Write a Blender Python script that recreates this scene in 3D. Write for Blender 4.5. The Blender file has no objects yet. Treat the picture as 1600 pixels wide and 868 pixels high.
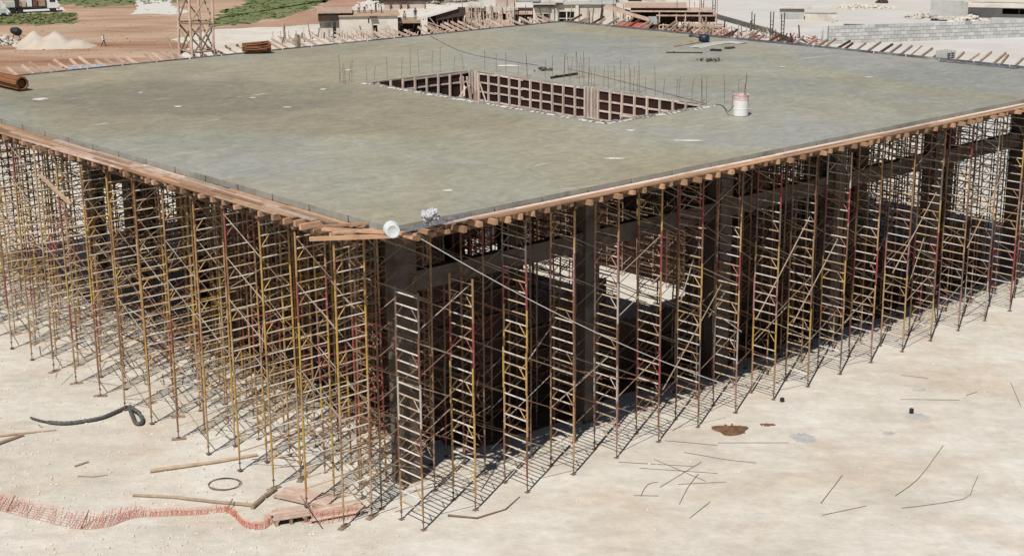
import bpy, math, random
from mathutils import Vector, Matrix
random.seed(7)
R = math.radians
scn = bpy.context.scene
COL = scn.collection

# ------------------------------------------------------------------ camera
F_PX, PITCH, ROLL, AZ = 2322.4654, R(15.434), R(-0.416), R(48.258)
SLAB_Z = 11.66                       # top of the poured slab
CAM = Vector((0, 0, SLAB_Z + 12.0))
fw = Vector((0, math.cos(PITCH), -math.sin(PITCH)))
rt0 = Vector((1, 0, 0)); up0 = rt0.cross(fw)
rt = rt0 * math.cos(ROLL) + up0 * math.sin(ROLL)
up = -rt0 * math.sin(ROLL) + up0 * math.cos(ROLL)
cd = bpy.data.cameras.new('camera'); cam = bpy.data.objects.new('camera', cd); COL.objects.link(cam)
cam.matrix_world = Matrix(((rt.x, up.x, -fw.x, CAM.x), (rt.y, up.y, -fw.y, CAM.y), (rt.z, up.z, -fw.z, CAM.z), (0, 0, 0, 1)))
cd.sensor_width = 36; cd.lens = F_PX / 1600 * 36; cd.clip_start = 0.5; cd.clip_end = 6000
scn.camera = cam

# ------------------------------------------------------------------ sky, sun, exposure
SUN_EL, SUN_AZ = R(54), R(21)        # the light travels towards 21 degrees right of the view
w = bpy.data.worlds.new('World'); scn.world = w; w.use_nodes = True
nt = w.node_tree; bg = nt.nodes['Background']
sky = nt.nodes.new('ShaderNodeTexSky'); sky.sky_type = 'NISHITA'; sky.sun_disc = False
sky.sun_elevation = SUN_EL; sky.sun_rotation = SUN_AZ + math.pi
nt.links.new(sky.outputs[0], bg.inputs[0]); bg.inputs[1].default_value = 0.05
sl = bpy.data.lights.new('sun', 'SUN'); sl.energy = 5.0; sl.angle = R(0.53); sl.color = (1, 0.955, 0.88)
so = bpy.data.objects.new('sun', sl); COL.objects.link(so); so.location = (-30, -60, 120)
so.rotation_euler = Vector((math.sin(SUN_AZ) * math.cos(SUN_EL), math.cos(SUN_AZ) * math.cos(SUN_EL), -math.sin(SUN_EL))).to_track_quat('-Z', 'Y').to_euler()
scn.cycles.diffuse_bounces = 1; scn.cycles.max_bounces = 6
vs = scn.view_settings; vs.view_transform = 'Standard'; vs.look = 'None'; vs.exposure = 0.0; vs.gamma = 1; vs.use_curve_mapping = False

# ------------------------------------------------------------------ coordinates
UA = Vector((math.sin(AZ), math.cos(AZ), 0))      # along the slab's right edge
VA = Vector((-math.cos(AZ), math.sin(AZ), 0))     # along the slab's left edge
N0 = Vector((-0.35 * 12, 4.184 * 12, 0))          # under the near corner
LU, LV = 53.1, 46.9
ANG_U = math.atan2(UA.y, UA.x); ANG_V = math.atan2(VA.y, VA.x)
def W(u, v, z=0.0): return N0 + UA * u + VA * v + Vector((0, 0, z))
def ray(x, y): return rt * (x - 800) + up * (434 - y) + fw * F_PX
def g(x, y, z=0.0):                                # where a sight line meets the level z
    r = ray(x, y); return CAM + r * ((z - CAM.z) / r.z)
def uv(P):
    d = P - N0; return d.dot(UA), d.dot(VA)

# ------------------------------------------------------------------ mesh helpers
class MB:
    def __init__(s): s.v = []; s.f = []; s.m = []
    def add(s, vs_, fs_, mi=0):
        b = len(s.v); s.v += [tuple(q) for q in vs_]; s.f += [tuple(i + b for i in f) for f in fs_]; s.m += [mi] * len(fs_); return s
    def box(s, x0, x1, y0, y1, z0, z1, mi=0, M=None):
        vs_ = [Vector((x, y, z)) for z in (z0, z1) for y in (y0, y1) for x in (x0, x1)]
        if M is not None: vs_ = [M @ q for q in vs_]
        return s.add(vs_, [(0, 2, 3, 1), (4, 5, 7, 6), (0, 1, 5, 4), (2, 6, 7, 3), (0, 4, 6, 2), (1, 3, 7, 5)], mi)
    def beam(s, p0, p1, wd, ht, mi=0, upv=Vector((0, 0, 1))):
        p0 = Vector(p0); p1 = Vector(p1); d = (p1 - p0).normalized(); sd = d.cross(upv)
        sd = sd.normalized() if sd.length > 1e-4 else Vector((1, 0, 0)); u2 = sd.cross(d)
        vs_ = [p + sd * a * wd / 2 + u2 * b * ht / 2 for p in (p0, p1) for a, b in ((-1, -1), (1, -1), (1, 1), (-1, 1))]
        return s.add(vs_, [(3, 2, 1, 0), (4, 5, 6, 7), (0, 1, 5, 4), (1, 2, 6, 5), (2, 3, 7, 6), (3, 0, 4, 7)], mi)
    def tube(s, pts, r, n=6, mi=0, cap=True):
        pts = [Vector(q) for q in pts]; k = len(pts); rs = r if isinstance(r, (list, tuple)) else [r] * k
        vs_ = []; ref = None
        for i in range(k):
            d = (pts[min(i + 1, k - 1)] - pts[max(i - 1, 0)]).normalized()
            if ref is None:
                ref = Vector((0, 0, 1)) if abs(d.z) < .9 else Vector((1, 0, 0))
            a = d.cross(ref).normalized(); b = a.cross(d).normalized(); ref = b
            for j in range(n):
                t = 2 * math.pi * j / n; vs_.append(pts[i] + (a * math.cos(t) + b * math.sin(t)) * rs[i])
        fs_ = [(i * n + j, i * n + (j + 1) % n, (i + 1) * n + (j + 1) % n, (i + 1) * n + j) for i in range(k - 1) for j in range(n)]
        if cap: fs_ += [tuple(range(n - 1, -1, -1)), tuple((k - 1) * n + j for j in range(n))]
        return s.add(vs_, fs_, mi)
    def lathe(s, prof, n=16, c=(0, 0, 0), mi=0):
        vs_ = []; k = len(prof)
        for r_, z_ in prof:
            for j in range(n):
                t = 2 * math.pi * j / n; vs_.append((c[0] + r_ * math.cos(t), c[1] + r_ * math.sin(t), c[2] + z_))
        fs_ = [(i * n + j, i * n + (j + 1) % n, (i + 1) * n + (j + 1) % n, (i + 1) * n + j) for i in range(k - 1) for j in range(n)]
        fs_ += [tuple(range(n - 1, -1, -1)), tuple((k - 1) * n + j for j in range(n))]
        return s.add(vs_, fs_, mi)
    def rock(s, c, r, flat=.7, mi=0, rnd=random):
        t = (1 + 5 ** .5) / 2
        V0 = [(-1, t, 0), (1, t, 0), (-1, -t, 0), (1, -t, 0), (0, -1, t), (0, 1, t), (0, -1, -t), (0, 1, -t), (t, 0, -1), (t, 0, 1), (-t, 0, -1), (-t, 0, 1)]
        F0 = [(0, 11, 5), (0, 5, 1), (0, 1, 7), (0, 7, 10), (0, 10, 11), (1, 5, 9), (5, 11, 4), (11, 10, 2), (10, 7, 6), (7, 1, 8), (3, 9, 4), (3, 4, 2), (3, 2, 6), (3, 6, 8), (3, 8, 9), (4, 9, 5), (2, 4, 11), (6, 2, 10), (8, 6, 7), (9, 8, 1)]
        a = rnd.random() * 6.28; ca, sa = math.cos(a), math.sin(a); ax, ay = rnd.uniform(.7, 1.3), rnd.uniform(.7, 1.3)
        vs_ = []
        for x, y, z in V0:
            k = r / 1.9 * rnd.uniform(.75, 1.2); x *= ax; y *= ay
            vs_.append((c[0] + (x * ca - y * sa) * k, c[1] + (x * sa + y * ca) * k, c[2] + z * k * flat))
        return s.add(vs_, F0, mi)
    def mesh(s, name, mats):
        me = bpy.data.meshes.new(name); me.from_pydata(s.v, [], s.f)
        for m in (mats if isinstance(mats, (list, tuple)) else [mats]): me.materials.append(m)
        if any(s.m): me.polygons.foreach_set('material_index', s.m)
        me.update(); return me
    def build(s, name, mats, parent=None, loc=None, rz=0, smooth=False):
        o = ob(name, s.mesh(name, mats), parent, loc, rz)
        if smooth: o.data.polygons.foreach_set('use_smooth', [True] * len(o.data.polygons))
        return o
def ob(name, me, parent=None, loc=None, rz=0):
    o = bpy.data.objects.new(name, me); COL.objects.link(o)
    if parent is not None: o.parent = parent
    if loc is not None: o.location = loc
    if rz: o.rotation_euler = (0, 0, rz)
    return o
def tag(o, label, cat, group=None):
    o['label'] = label; o['category'] = cat
    if group: o['group'] = group
    return o
def thing(name, label, cat, loc=(0, 0, 0), rz=0, group=None):
    return tag(ob(name, None, None, loc, rz), label, cat, group)
def struct(o): o['kind'] = 'structure'; return o
ORD = ['first', 'second', 'third', 'fourth', 'fifth', 'sixth', 'seventh', 'eighth', 'ninth', 'tenth', 'eleventh', 'twelfth', 'thirteenth', 'fourteenth', 'fifteenth', 'sixteenth', 'seventeenth', 'eighteenth', 'nineteenth', 'twentieth', 'twenty-first', 'twenty-second']

# ------------------------------------------------------------------ materials
def _nodes(name):
    m = bpy.data.materials.new(name); m.use_nodes = True; t = m.node_tree
    return m, t, t.nodes['Principled BSDF'], t.nodes, t.links
def ramp(N, pts):
    r = N.new('ShaderNodeValToRGB'); e = r.color_ramp.elements
    while len(e) < len(pts): e.new(.5)
    for q, (p_, c) in zip(e, pts): q.position = p_; q.color = (*c, 1) if len(c) == 3 else c
    return r
def noise(N, L, vec, scale, detail=6, rough=.6, dist=0):
    n = N.new('ShaderNodeTexNoise'); n.inputs['Scale'].default_value = scale; n.inputs['Detail'].default_value = detail
    n.inputs['Roughness'].default_value = rough; n.inputs['Distortion'].default_value = dist
    if vec is not None: L.new(vec, n.inputs['Vector'])
    return n.outputs['Fac']
def mixc(N, L, fac, a, b, mode='MIX'):
    m = N.new('ShaderNodeMix'); m.data_type = 'RGBA'; m.blend_type = mode
    for sck, val in ((m.inputs[0], fac), (m.inputs[6], a), (m.inputs[7], b)):
        if hasattr(val, 'links') or isinstance(val, bpy.types.NodeSocket): L.new(val, sck)
        elif isinstance(val, (int, float)): sck.default_value = val
        else: sck.default_value = (*val, 1)
    return m.outputs[2]
def plain(name, c0, c1, scale=4, rough=.8, metal=0, bump=.2, stretch=(1, 1, 1), rand=0.0, stain=None, bscale=None, world=False):
    """two-tone noise colour, optional stain colour, optional per-object variation, bump"""
    m, t, B, N, L = _nodes(name)
    if world: vec = N.new('ShaderNodeNewGeometry').outputs['Position']
    else: vec = N.new('ShaderNodeTexCoord').outputs['Object']
    oi = N.new('ShaderNodeObjectInfo')
    mp = N.new('ShaderNodeMapping'); mp.inputs['Scale'].default_value = stretch; L.new(vec, mp.inputs['Vector'])
    if not world:
        cx = N.new('ShaderNodeCombineXYZ'); mu = N.new('ShaderNodeMath'); mu.operation = 'MULTIPLY'; mu.inputs[1].default_value = 37
        L.new(oi.outputs['Random'], mu.inputs[0]); L.new(mu.outputs[0], cx.inputs[0]); L.new(mu.outputs[0], cx.inputs[2]); L.new(cx.outputs[0], mp.inputs['Location'])
    f = noise(N, L, mp.outputs[0], scale)
    col = ramp(N, [(.3, c0), (.7, c1)]); L.new(f, col.inputs[0]); out = col.outputs[0]
    if stain:
        f2 = noise(N, L, mp.outputs[0], scale * .4, 5, .65, .4); r2 = ramp(N, [(.5, (0, 0, 0)), (.68, (1, 1, 1))]); L.new(f2, r2.inputs[0])
        out = mixc(N, L, r2.outputs[0], out, stain)
    if rand:
        hs = N.new('ShaderNodeHueSaturation'); mr = N.new('ShaderNodeMapRange'); mr.inputs[3].default_value = 1 - rand; mr.inputs[4].default_value = 1 + rand
        L.new(oi.outputs['Random'], mr.inputs[0]); L.new(mr.outputs[0], hs.inputs['Value']); L.new(out, hs.inputs['Color']); out = hs.outputs[0]
    L.new(out, B.inputs['Base Color']); B.inputs['Roughness'].default_value = rough; B.inputs['Metallic'].default_value = metal
    B.inputs['Specular IOR Level'].default_value = .3
    if bump:
        bp = N.new('ShaderNodeBump'); bp.inputs['Strength'].default_value = bump; bp.inputs['Distance'].default_value = .03
        L.new(noise(N, L, mp.outputs[0], bscale or scale * 5, 5), bp.inputs['Height']); L.new(bp.outputs[0], B.inputs['Normal'])
    return m

def mat_ground():
    m, t, B, N, L = _nodes('limestone_ground')
    P = N.new('ShaderNodeNewGeometry').outputs['Position']
    a = noise(N, L, P, .07, 8, .62, .6); b = noise(N, L, P, .22, 8, .6, .8); c = noise(N, L, P, 1.6, 8, .7); d = noise(N, L, P, .045, 4, .5)
    r1 = ramp(N, [(.33, (.51, .465, .40)), (.5, (.585, .55, .49)), (.68, (.63, .61, .57))]); L.new(a, r1.inputs[0])
    r2 = ramp(N, [(.48, (0, 0, 0)), (.78, (1, 1, 1))]); L.new(b, r2.inputs[0])
    k = N.new('ShaderNodeMath'); k.operation = 'MULTIPLY'; k.inputs[1].default_value = .62; L.new(r2.outputs[0], k.inputs[0])
    o = mixc(N, L, k.outputs[0], r1.outputs[0], (.52, .39, .285))
    r4 = ramp(N, [(.55, (0, 0, 0)), (.7, (.5, .5, .5))]); L.new(noise(N, L, P, .35, 6, .6, .5), r4.inputs[0])
    o = mixc(N, L, r4.outputs[0], o, (.46, .45, .43))
    mpg = N.new('ShaderNodeMapping'); mpg.inputs['Rotation'].default_value = (0, 0, R(38)); mpg.inputs['Scale'].default_value = (.4, 1.0, 1); L.new(P, mpg.inputs['Vector'])
    rt2 = ramp(N, [(.40, (.93, .92, .91)), (.60, (1.03, 1.03, 1.03))]); L.new(noise(N, L, mpg.outputs[0], .8, 5, .6, .5), rt2.inputs[0])
    o = mixc(N, L, 1.0, o, rt2.outputs[0], 'MULTIPLY')
    rd = ramp(N, [(.63, (1, 1, 1)), (.72, (.72, .68, .64))]); L.new(noise(N, L, P, 2.6, 6, .75, .3), rd.inputs[0])
    o = mixc(N, L, 1.0, o, rd.outputs[0], 'MULTIPLY')
    r3 = ramp(N, [(.3, (.86, .86, .86)), (.65, (1.05, 1.05, 1.05))]); L.new(c, r3.inputs[0])
    o = mixc(N, L, 1.0, o, r3.outputs[0], 'MULTIPLY')
    L.new(o, B.inputs['Base Color']); B.inputs['Roughness'].default_value = .95; B.inputs['Specular IOR Level'].default_value = .15
    bp = N.new('ShaderNodeBump'); bp.inputs['Strength'].default_value = .55; bp.inputs['Distance'].default_value = .12
    ad = N.new('ShaderNodeMath'); ad.operation = 'ADD'; L.new(noise(N, L, P, 1.1, 9, .72), ad.inputs[0]); L.new(noise(N, L, P, .3, 5), ad.inputs[1])
    L.new(ad.outputs[0], bp.inputs['Height']); L.new(bp.outputs[0], B.inputs['Normal'])
    return m

WETU, WETV = uv(g(300, 150, SLAB_Z))
def mat_slab():
    m, t, B, N, L = _nodes('fresh_concrete')
    P = N.new('ShaderNodeTexCoord').outputs['Object']
    mp = N.new('ShaderNodeMapping'); mp.inputs['Rotation'].default_value = (0, 0, R(35)); mp.inputs['Scale'].default_value = (1, .45, 1); L.new(P, mp.inputs['Vector'])
    a = noise(N, L, mp.outputs[0], .065, 4, .5, .9)
    r1 = ramp(N, [(.36, (.315, .31, .28)), (.45, (.32, .31, .255)), (.53, (.312, .292, .218)), (.61, (.298, .265, .188))]); L.new(a, r1.inputs[0])
    b = noise(N, L, P, .5, 8, .65, 1.2); r2 = ramp(N, [(.3, (.86, .86, .86)), (.7, (1.12, 1.12, 1.12))]); L.new(b, r2.inputs[0])
    o = mixc(N, L, 1.0, r1.outputs[0], r2.outputs[0], 'MULTIPLY')
    wt = noise(N, L, P, .045, 3, .5, 1.0); rw = ramp(N, [(.50, (1, 1, 1)), (.58, (.88, .89, .90))]); L.new(wt, rw.inputs[0])
    o = mixc(N, L, 1.0, o, rw.outputs[0], 'MULTIPLY')
    mpw = N.new('ShaderNodeMapping'); mpw.vector_type = 'TEXTURE'; mpw.inputs['Location'].default_value = (WETU, WETV, SLAB_Z); mpw.inputs['Rotation'].default_value = (0, 0, R(-48)); mpw.inputs['Scale'].default_value = (12, 7, 40); L.new(P, mpw.inputs['Vector'])
    ln_ = N.new('ShaderNodeVectorMath'); ln_.operation = 'LENGTH'; L.new(mpw.outputs[0], ln_.inputs[0])
    ad_ = N.new('ShaderNodeMath'); ad_.operation = 'MULTIPLY_ADD'; ad_.inputs[1].default_value = 1.1; L.new(noise(N, L, P, .22, 5, .55, .6), ad_.inputs[0]); L.new(ln_.outputs['Value'], ad_.inputs[2])
    rw2 = ramp(N, [(.0, (.80, .82, .85)), (.999, (1, 1, 1))]); mr_ = N.new('ShaderNodeMapRange'); mr_.inputs[1].default_value = 1.25; mr_.inputs[2].default_value = 1.55; L.new(ad_.outputs[0], mr_.inputs[0]); L.new(mr_.outputs[0], rw2.inputs[0])
    o = mixc(N, L, 1.0, o, rw2.outputs[0], 'MULTIPLY')
    sp = noise(N, L, P, 5.5, 3, .7); rsp = ramp(N, [(.36, (.90, .90, .90)), (.6, (1.04, 1.04, 1.04))]); L.new(sp, rsp.inputs[0])
    o = mixc(N, L, 1.0, o, rsp.outputs[0], 'MULTIPLY')
    vo = N.new('ShaderNodeTexVoronoi'); vo.inputs['Scale'].default_value = .32; L.new(P, vo.inputs['Vector'])
    sn = N.new('ShaderNodeMath'); sn.operation = 'MULTIPLY_ADD'; sn.inputs[1].default_value = 34; L.new(vo.outputs['Distance'], sn.inputs[0])
    nn = N.new('ShaderNodeMath'); nn.operation = 'MULTIPLY'; nn.inputs[1].default_value = 14; L.new(noise(N, L, P, .8, 4, .6), nn.inputs[0]); L.new(nn.outputs[0], sn.inputs[2])
    si = N.new('ShaderNodeMath'); si.operation = 'SINE'; L.new(sn.outputs[0], si.inputs[0])
    mra = N.new('ShaderNodeMapRange'); mra.inputs[1].default_value = -1; mra.inputs[2].default_value = 1; mra.inputs[3].default_value = .945; mra.inputs[4].default_value = 1.045; L.new(si.outputs[0], mra.inputs[0])
    o = mixc(N, L, 1.0, o, mra.outputs[0], 'MULTIPLY')
    # trowel streaks and pale laitance scrapes
    mp2 = N.new('ShaderNodeMapping'); mp2.inputs['Rotation'].default_value = (0, 0, R(42)); mp2.inputs['Scale'].default_value = (.55, 2.6, 1); L.new(P, mp2.inputs['Vector'])
    s1 = noise(N, L, mp2.outputs[0], .55, 7, .6, 1.6); r3 = ramp(N, [(.64, (0, 0, 0)), (.70, (.75, .75, .75))]); L.new(s1, r3.inputs[0])
    o = mixc(N, L, r3.outputs[0], o, (.44, .43, .39))
    s2 = noise(N, L, mp2.outputs[0], 1.3, 6, .6, .8); r5 = ramp(N, [(.3, (.9, .9, .9)), (.62, (1.05, 1.05, 1.05))]); L.new(s2, r5.inputs[0])
    o = mixc(N, L, 1.0, o, r5.outputs[0], 'MULTIPLY')
    L.new(o, B.inputs['Base Color'])
    r4 = ramp(N, [(.38, (.5, .5, .5)), (.62, (.72, .72, .72))]); L.new(a, r4.inputs[0]); L.new(r4.outputs[0], B.inputs['Roughness'])
    B.inputs['Specular IOR Level'].default_value = .4
    bp = N.new('ShaderNodeBump'); bp.inputs['Strength'].default_value = .35; bp.inputs['Distance'].default_value = .03
    L.new(noise(N, L, mp2.outputs[0], 1.4, 8, .65), bp.inputs['Height']); L.new(bp.outputs[0], B.inputs['Normal'])
    return m

def mat_steel(name, stops, rough=.62):
    """scaffold paint over rust: a tone for each object, rust patches along it"""
    m, t, B, N, L = _nodes(name)
    oi = N.new('ShaderNodeObjectInfo'); cr = ramp(N, stops); cr.color_ramp.interpolation = 'CONSTANT'; L.new(oi.outputs['Random'], cr.inputs[0])
    P = N.new('ShaderNodeNewGeometry').outputs['Position']
    f = noise(N, L, P, 1.3, 5, .7); r = ramp(N, [(.52, (0, 0, 0)), (.66, (.9, .9, .9))]); L.new(f, r.inputs[0])
    o = mixc(N, L, r.outputs[0], cr.outputs[0], (.17, .08, .04))
    f2 = noise(N, L, P, 3.5, 4, .7); r2 = ramp(N, [(.6, (0, 0, 0)), (.7, (.7, .7, .7))]); L.new(f2, r2.inputs[0])
    o = mixc(N, L, r2.outputs[0], o, (.48, .43, .36))      # cement splashes
    L.new(o, B.inputs['Base Color']); B.inputs['Roughness'].default_value = rough; B.inputs['Specular IOR Level'].default_value = .4
    return m

M = {}
M['floor'] = plain('shade_brown_floor', (.085, .048, .030), (.14, .085, .055), .5, .95, bump=.6, world=True)  # dark brown that paints the shade on the ground below the slab
M['ground'] = mat_ground(); M['slab'] = mat_slab()
M['post'] = mat_steel('scaffold_paint_mixed', [(0, (.30, .17, .08)), (.18, (.40, .25, .07)), (.32, (.17, .085, .05)), (.46, (.40, .35, .30)), (.60, (.24, .045, .045)), (.72, (.38, .24, .11)), (.82, (.30, .15, .15)), (.92, (.13, .10, .09))])
M['post_left'] = mat_steel('scaffold_paint_mustard', [(0, (.34, .20, .08)), (.2, (.42, .255, .055)), (.36, (.22, .12, .065)), (.54, (.38, .27, .15)), (.72, (.34, .20, .07)), (.9, (.24, .06, .05))])
M['post_rust_shade'] = mat_steel('shade_dark_rusted_steel', [(0, (.20, .105, .06)), (.2, (.13, .07, .045)), (.4, (.26, .15, .07)), (.55, (.11, .075, .06)), (.7, (.20, .05, .045)), (.82, (.24, .18, .13))])  # rust tones for the inner rows, darkened to paint in their shade
M['rung'] = mat_steel('scaffold_rung_paint', [(0, (.60, .52, .42)), (.3, (.52, .41, .28)), (.55, (.64, .59, .52)), (.85, (.42, .31, .20))])
M['brace'] = mat_steel('galvanised_brace', [(0, (.26, .21, .16)), (.35, (.17, .11, .07)), (.6, (.33, .28, .225)), (.8, (.19, .09, .055))])
M['joist'] = plain('orange_timber', (.33, .185, .11), (.42, .265, .165), 2.2, .8, bump=.3, stretch=(1, 1, 1), rand=.38, stain=(.27, .16, .105))
M['timber'] = plain('raw_timber', (.35, .25, .17), (.46, .345, .25), 3, .85, bump=.3, rand=.2, stain=(.30, .21, .14))
M['timber_grey'] = plain('weathered_timber', (.22, .16, .11), (.36, .28, .21), 3, .85, bump=.3, rand=.2)
M['timber_pink'] = plain('pinkish_formwork_timber', (.42, .30, .24), (.54, .42, .35), 3, .85, bump=.2, rand=.2, stain=(.34, .21, .15))
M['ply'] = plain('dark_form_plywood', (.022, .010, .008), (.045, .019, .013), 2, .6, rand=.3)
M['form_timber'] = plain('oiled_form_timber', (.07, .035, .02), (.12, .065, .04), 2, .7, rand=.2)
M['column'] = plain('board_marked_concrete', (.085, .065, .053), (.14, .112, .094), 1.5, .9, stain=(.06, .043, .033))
M['edge'] = plain('edge_form_board', (.25, .243, .21), (.33, .322, .285), 1.4, .8, bump=.3, stain=(.19, .185, .165), world=True)
M['edge_dark'] = plain('tarred_edge_board', (.055, .055, .065), (.15, .15, .17), .9, .6, bump=.4, stain=(.30, .30, .31), world=True)
M['splash'] = plain('dried_cement', (.48, .46, .42), (.62, .60, .56), 5, .9)
M['pale_timber'] = plain('cement_coated_timber', (.54, .43, .37), (.66, .56, .50), 3, .85, bump=.2, rand=.2, stain=(.46, .31, .24))
M['curb'] = plain('rough_concrete_rim', (.10, .097, .093), (.30, .29, .27), 1.6, .95, bump=.7, world=True)
M['rebar'] = plain('rusty_rebar', (.13, .078, .05), (.22, .14, .10), 6, .85)
M['rebar_dark'] = plain('dark_rebar', (.05, .045, .04), (.10, .085, .075), 6, .8)
M['white'] = plain('white_plastic', (.62, .62, .61), (.70, .70, .69), 5, .5)
M['white_ground'] = plain('white_limestone_yard', (.45, .435, .41), (.55, .54, .515), .12, .95, bump=.6, stain=(.50, .455, .40), bscale=1.0, world=True)
M['dark_bar'] = plain('dark_kerb', (.09, .085, .08), (.16, .15, .14), 1, .9)
M['pink'] = plain('faded_red_print', (.48, .26, .24), (.62, .58, .56), 7, .6)
M['dark'] = plain('black_rubber', (.012, .012, .014), (.03, .03, .034), 6, .5)
M['navy'] = plain('dark_blue_paint', (.010, .018, .035), (.025, .035, .06), 6, .4)
M['plastic_sheet'] = plain('dark_plastic_sheet', (.06, .06, .065), (.20, .20, .21), 3, .3, bump=.9, bscale=6)
M['clear'] = plain('crumpled_clear_plastic', (.30, .30, .32), (.62, .62, .64), 7, .25, bump=.8)
M['tin'] = plain('pale_tin', (.46, .50, .50), (.60, .63, .63), 5, .4, bump=.3, stain=(.30, .30, .28))
M['net'] = plain('faded_safety_net', (.58, .17, .11), (.66, .27, .19), 6, .7, bump=0)
M['hose'] = plain('grey_corrugated_hose', (.05, .05, .05), (.12, .12, .115), 6, .6)
M['red_dirt'] = plain('red_soil', (.33, .205, .135), (.47, .345, .255), .16, .95, bump=.8, stretch=(.35, 1, 1), stain=(.23, .105, .055), bscale=1.2, world=True)
M['red_track'] = plain('red_track_soil', (.30, .17, .115), (.40, .25, .18), .12, .95, bump=.6, bscale=1.0, world=True)
M['grass'] = plain('dry_grass', (.10, .135, .045), (.165, .19, .08), .35, .95, bump=.9, stain=(.20, .17, .10), bscale=2.5, world=True)
M['leaf'] = plain('bush_leaves', (.035, .06, .018), (.08, .11, .035), 1.5, .8, bump=0, rand=.3)
M['sand'] = plain('pale_sand', (.42, .365, .305), (.48, .425, .365), .8, .95, bump=.5, bscale=3)
M['rubble'] = plain('limestone_rubble', (.46, .42, .37), (.64, .60, .54), 2, .95, rand=.2)
M['pebble'] = plain('limestone_pebbles', (.50, .44, .36), (.66, .60, .52), 1.5, .95, world=True)
M['soil'] = plain('brown_soil', (.10, .052, .026), (.19, .105, .058), 2, .95, bump=.8)
M['grey_soil'] = plain('grey_cement_stain', (.33, .33, .33), (.46, .46, .45), 1.5, .9, bump=.4)
M['wall_pale'] = plain('pale_render', (.50, .46, .40), (.62, .58, .52), .7, .9, stain=(.40, .36, .31))
M['wall_pink'] = plain('pinkish_render', (.46, .38, .33), (.56, .48, .42), .7, .9, stain=(.38, .30, .25))
M['wall_grey'] = plain('grey_block_wall', (.36, .36, .34), (.46, .46, .44), .8, .9, stain=(.30, .30, .29))
M['block'] = plain('grey_concrete_block', (.40, .40, .40), (.50, .50, .49), 2, .95, rand=.16)
M['mortar'] = plain('mortar', (.26, .26, .26), (.34, .34, .33), 2, .95)
M['dark_form'] = plain('oiled_dark_formwork_and_shade', (.030, .018, .015), (.06, .038, .03), 1.5, .7)
M['brick'] = plain('brown_brick_infill', (.12, .055, .04), (.20, .10, .075), 2, .9)
M['red_paint'] = plain('red_tarp', (.40, .06, .05), (.52, .14, .12), 2, .7)
M['blue_grey'] = plain('blue_grey_sheet', (.27, .285, .32), (.36, .375, .41), 1, .5)
M['rope'] = plain('pale_rope', (.62, .60, .56), (.74, .72, .68), 8, .8)
M['truck_white'] = plain('white_truck_paint', (.62, .63, .64), (.74, .75, .76), 2, .35)
M['truck_green'] = plain('pale_green_panel', (.40, .47, .40), (.50, .56, .48), 2, .5)
M['glass'] = plain('dark_window_glass', (.02, .025, .03), (.04, .045, .05), 2, .1)
M['skin'] = plain('skin', (.20, .11, .07), (.26, .15, .10), 6, .6)
M['shirt_white'] = plain('white_shirt', (.60, .58, .56), (.72, .70, .68), 4, .9)
M['shirt_lilac'] = plain('pale_lilac_shirt', (.46, .42, .52), (.56, .52, .60), 4, .9)
M['shirt_tan'] = plain('tan_shirt', (.38, .29, .20), (.46, .36, .26), 4, .9)
M['shirt_dark'] = plain('dark_shirt', (.03, .03, .04), (.06, .06, .07), 4, .9)
M['trouser'] = plain('dark_trousers', (.025, .025, .035), (.05, .05, .06), 4, .9)

# ================================================================== the ground
b = MB(); b.add([(-2500, -600, 0), (2500, -600, 0), (2500, 4000, 0), (-2500, 4000, 0)], [(0, 1, 2, 3)])
struct(b.build('ground', M['ground']))
def patch(name, pts, m, z, jag=.5, step=2.0, dome=0.0):
    """a ground patch with a ragged outline; pts are sight-line points on the ground"""
    P = [g(x, y) for x, y in pts]; out = []
    for i in range(len(P)):
        a, c = P[i], P[(i + 1) % len(P)]; n = max(1, int((c - a).length / step))
        for k in range(n):
            q = a.lerp(c, k / n); out.append((q.x + random.uniform(-jag, jag), q.y + random.uniform(-jag, jag) * 2.2, z))
    cx = sum(q[0] for q in out) / len(out); cy = sum(q[1] for q in out) / len(out)
    mb = MB(); n = len(out)
    mb.add(out, [tuple(range(n))])
    if dome: mb.v = [(x, y, z) for x, y, z in mb.v]
    return mb.build(name, m)
struct(patch('red_dirt', [(-120, 135), (200, 112), (300, 98), (275, 84), (300, 70), (262, 62), (320, 50), (338, 46), (420, 40), (500, 22), (560, -20), (-120, -20)], M['red_dirt'], .02))
struct(patch('red_track', [(330, 45), (440, 33), (500, 12), (520, -20), (600, -20), (565, 4), (545, 14), (505, 30), (500, 38), (420, 42)], M['red_track'], .028))
def grass(name, pts, label):
    o = patch(name, pts, M['grass'], .036, 1.1, 1.4)
    o['kind'] = 'stuff'; o['label'] = label; o['category'] = 'grass'
    P = [g(x, y) for x, y in pts]; x0, x1 = min(q.x for q in P), max(q.x for q in P); y0, y1 = min(q.y for q in P), max(q.y for q in P)
    def inside(x, y):
        c = False
        for i in range(len(P)):
            a, d = P[i], P[i - 1]
            if (a.y > y) != (d.y > y) and x < (d.x - a.x) * (y - a.y) / (d.y - a.y) + a.x: c = not c
        return c
    mb = MB(); k = 0
    while k < 900:
        x, y = random.uniform(x0, x1), random.uniform(y0, y1); k += 1
        if not inside(x, y): continue
        h = random.uniform(.06, .22); s_ = random.uniform(.2, .6)
        for j in range(3):
            a = random.random() * 3.14; dx, dy = math.cos(a) * s_, math.sin(a) * s_
            mb.add([(x - dx, y - dy, .03), (x + dx, y + dy, .03), (x + dx * .6 + random.uniform(-.2, .2), y + dy * .6, h), (x - dx * .7, y - dy * .7 + random.uniform(-.2, .2), h * .8)], [(0, 1, 2, 3)])
    t_ = mb.build('grass_tufts', M['grass'], o); t_['kind'] = 'stuff'
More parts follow.
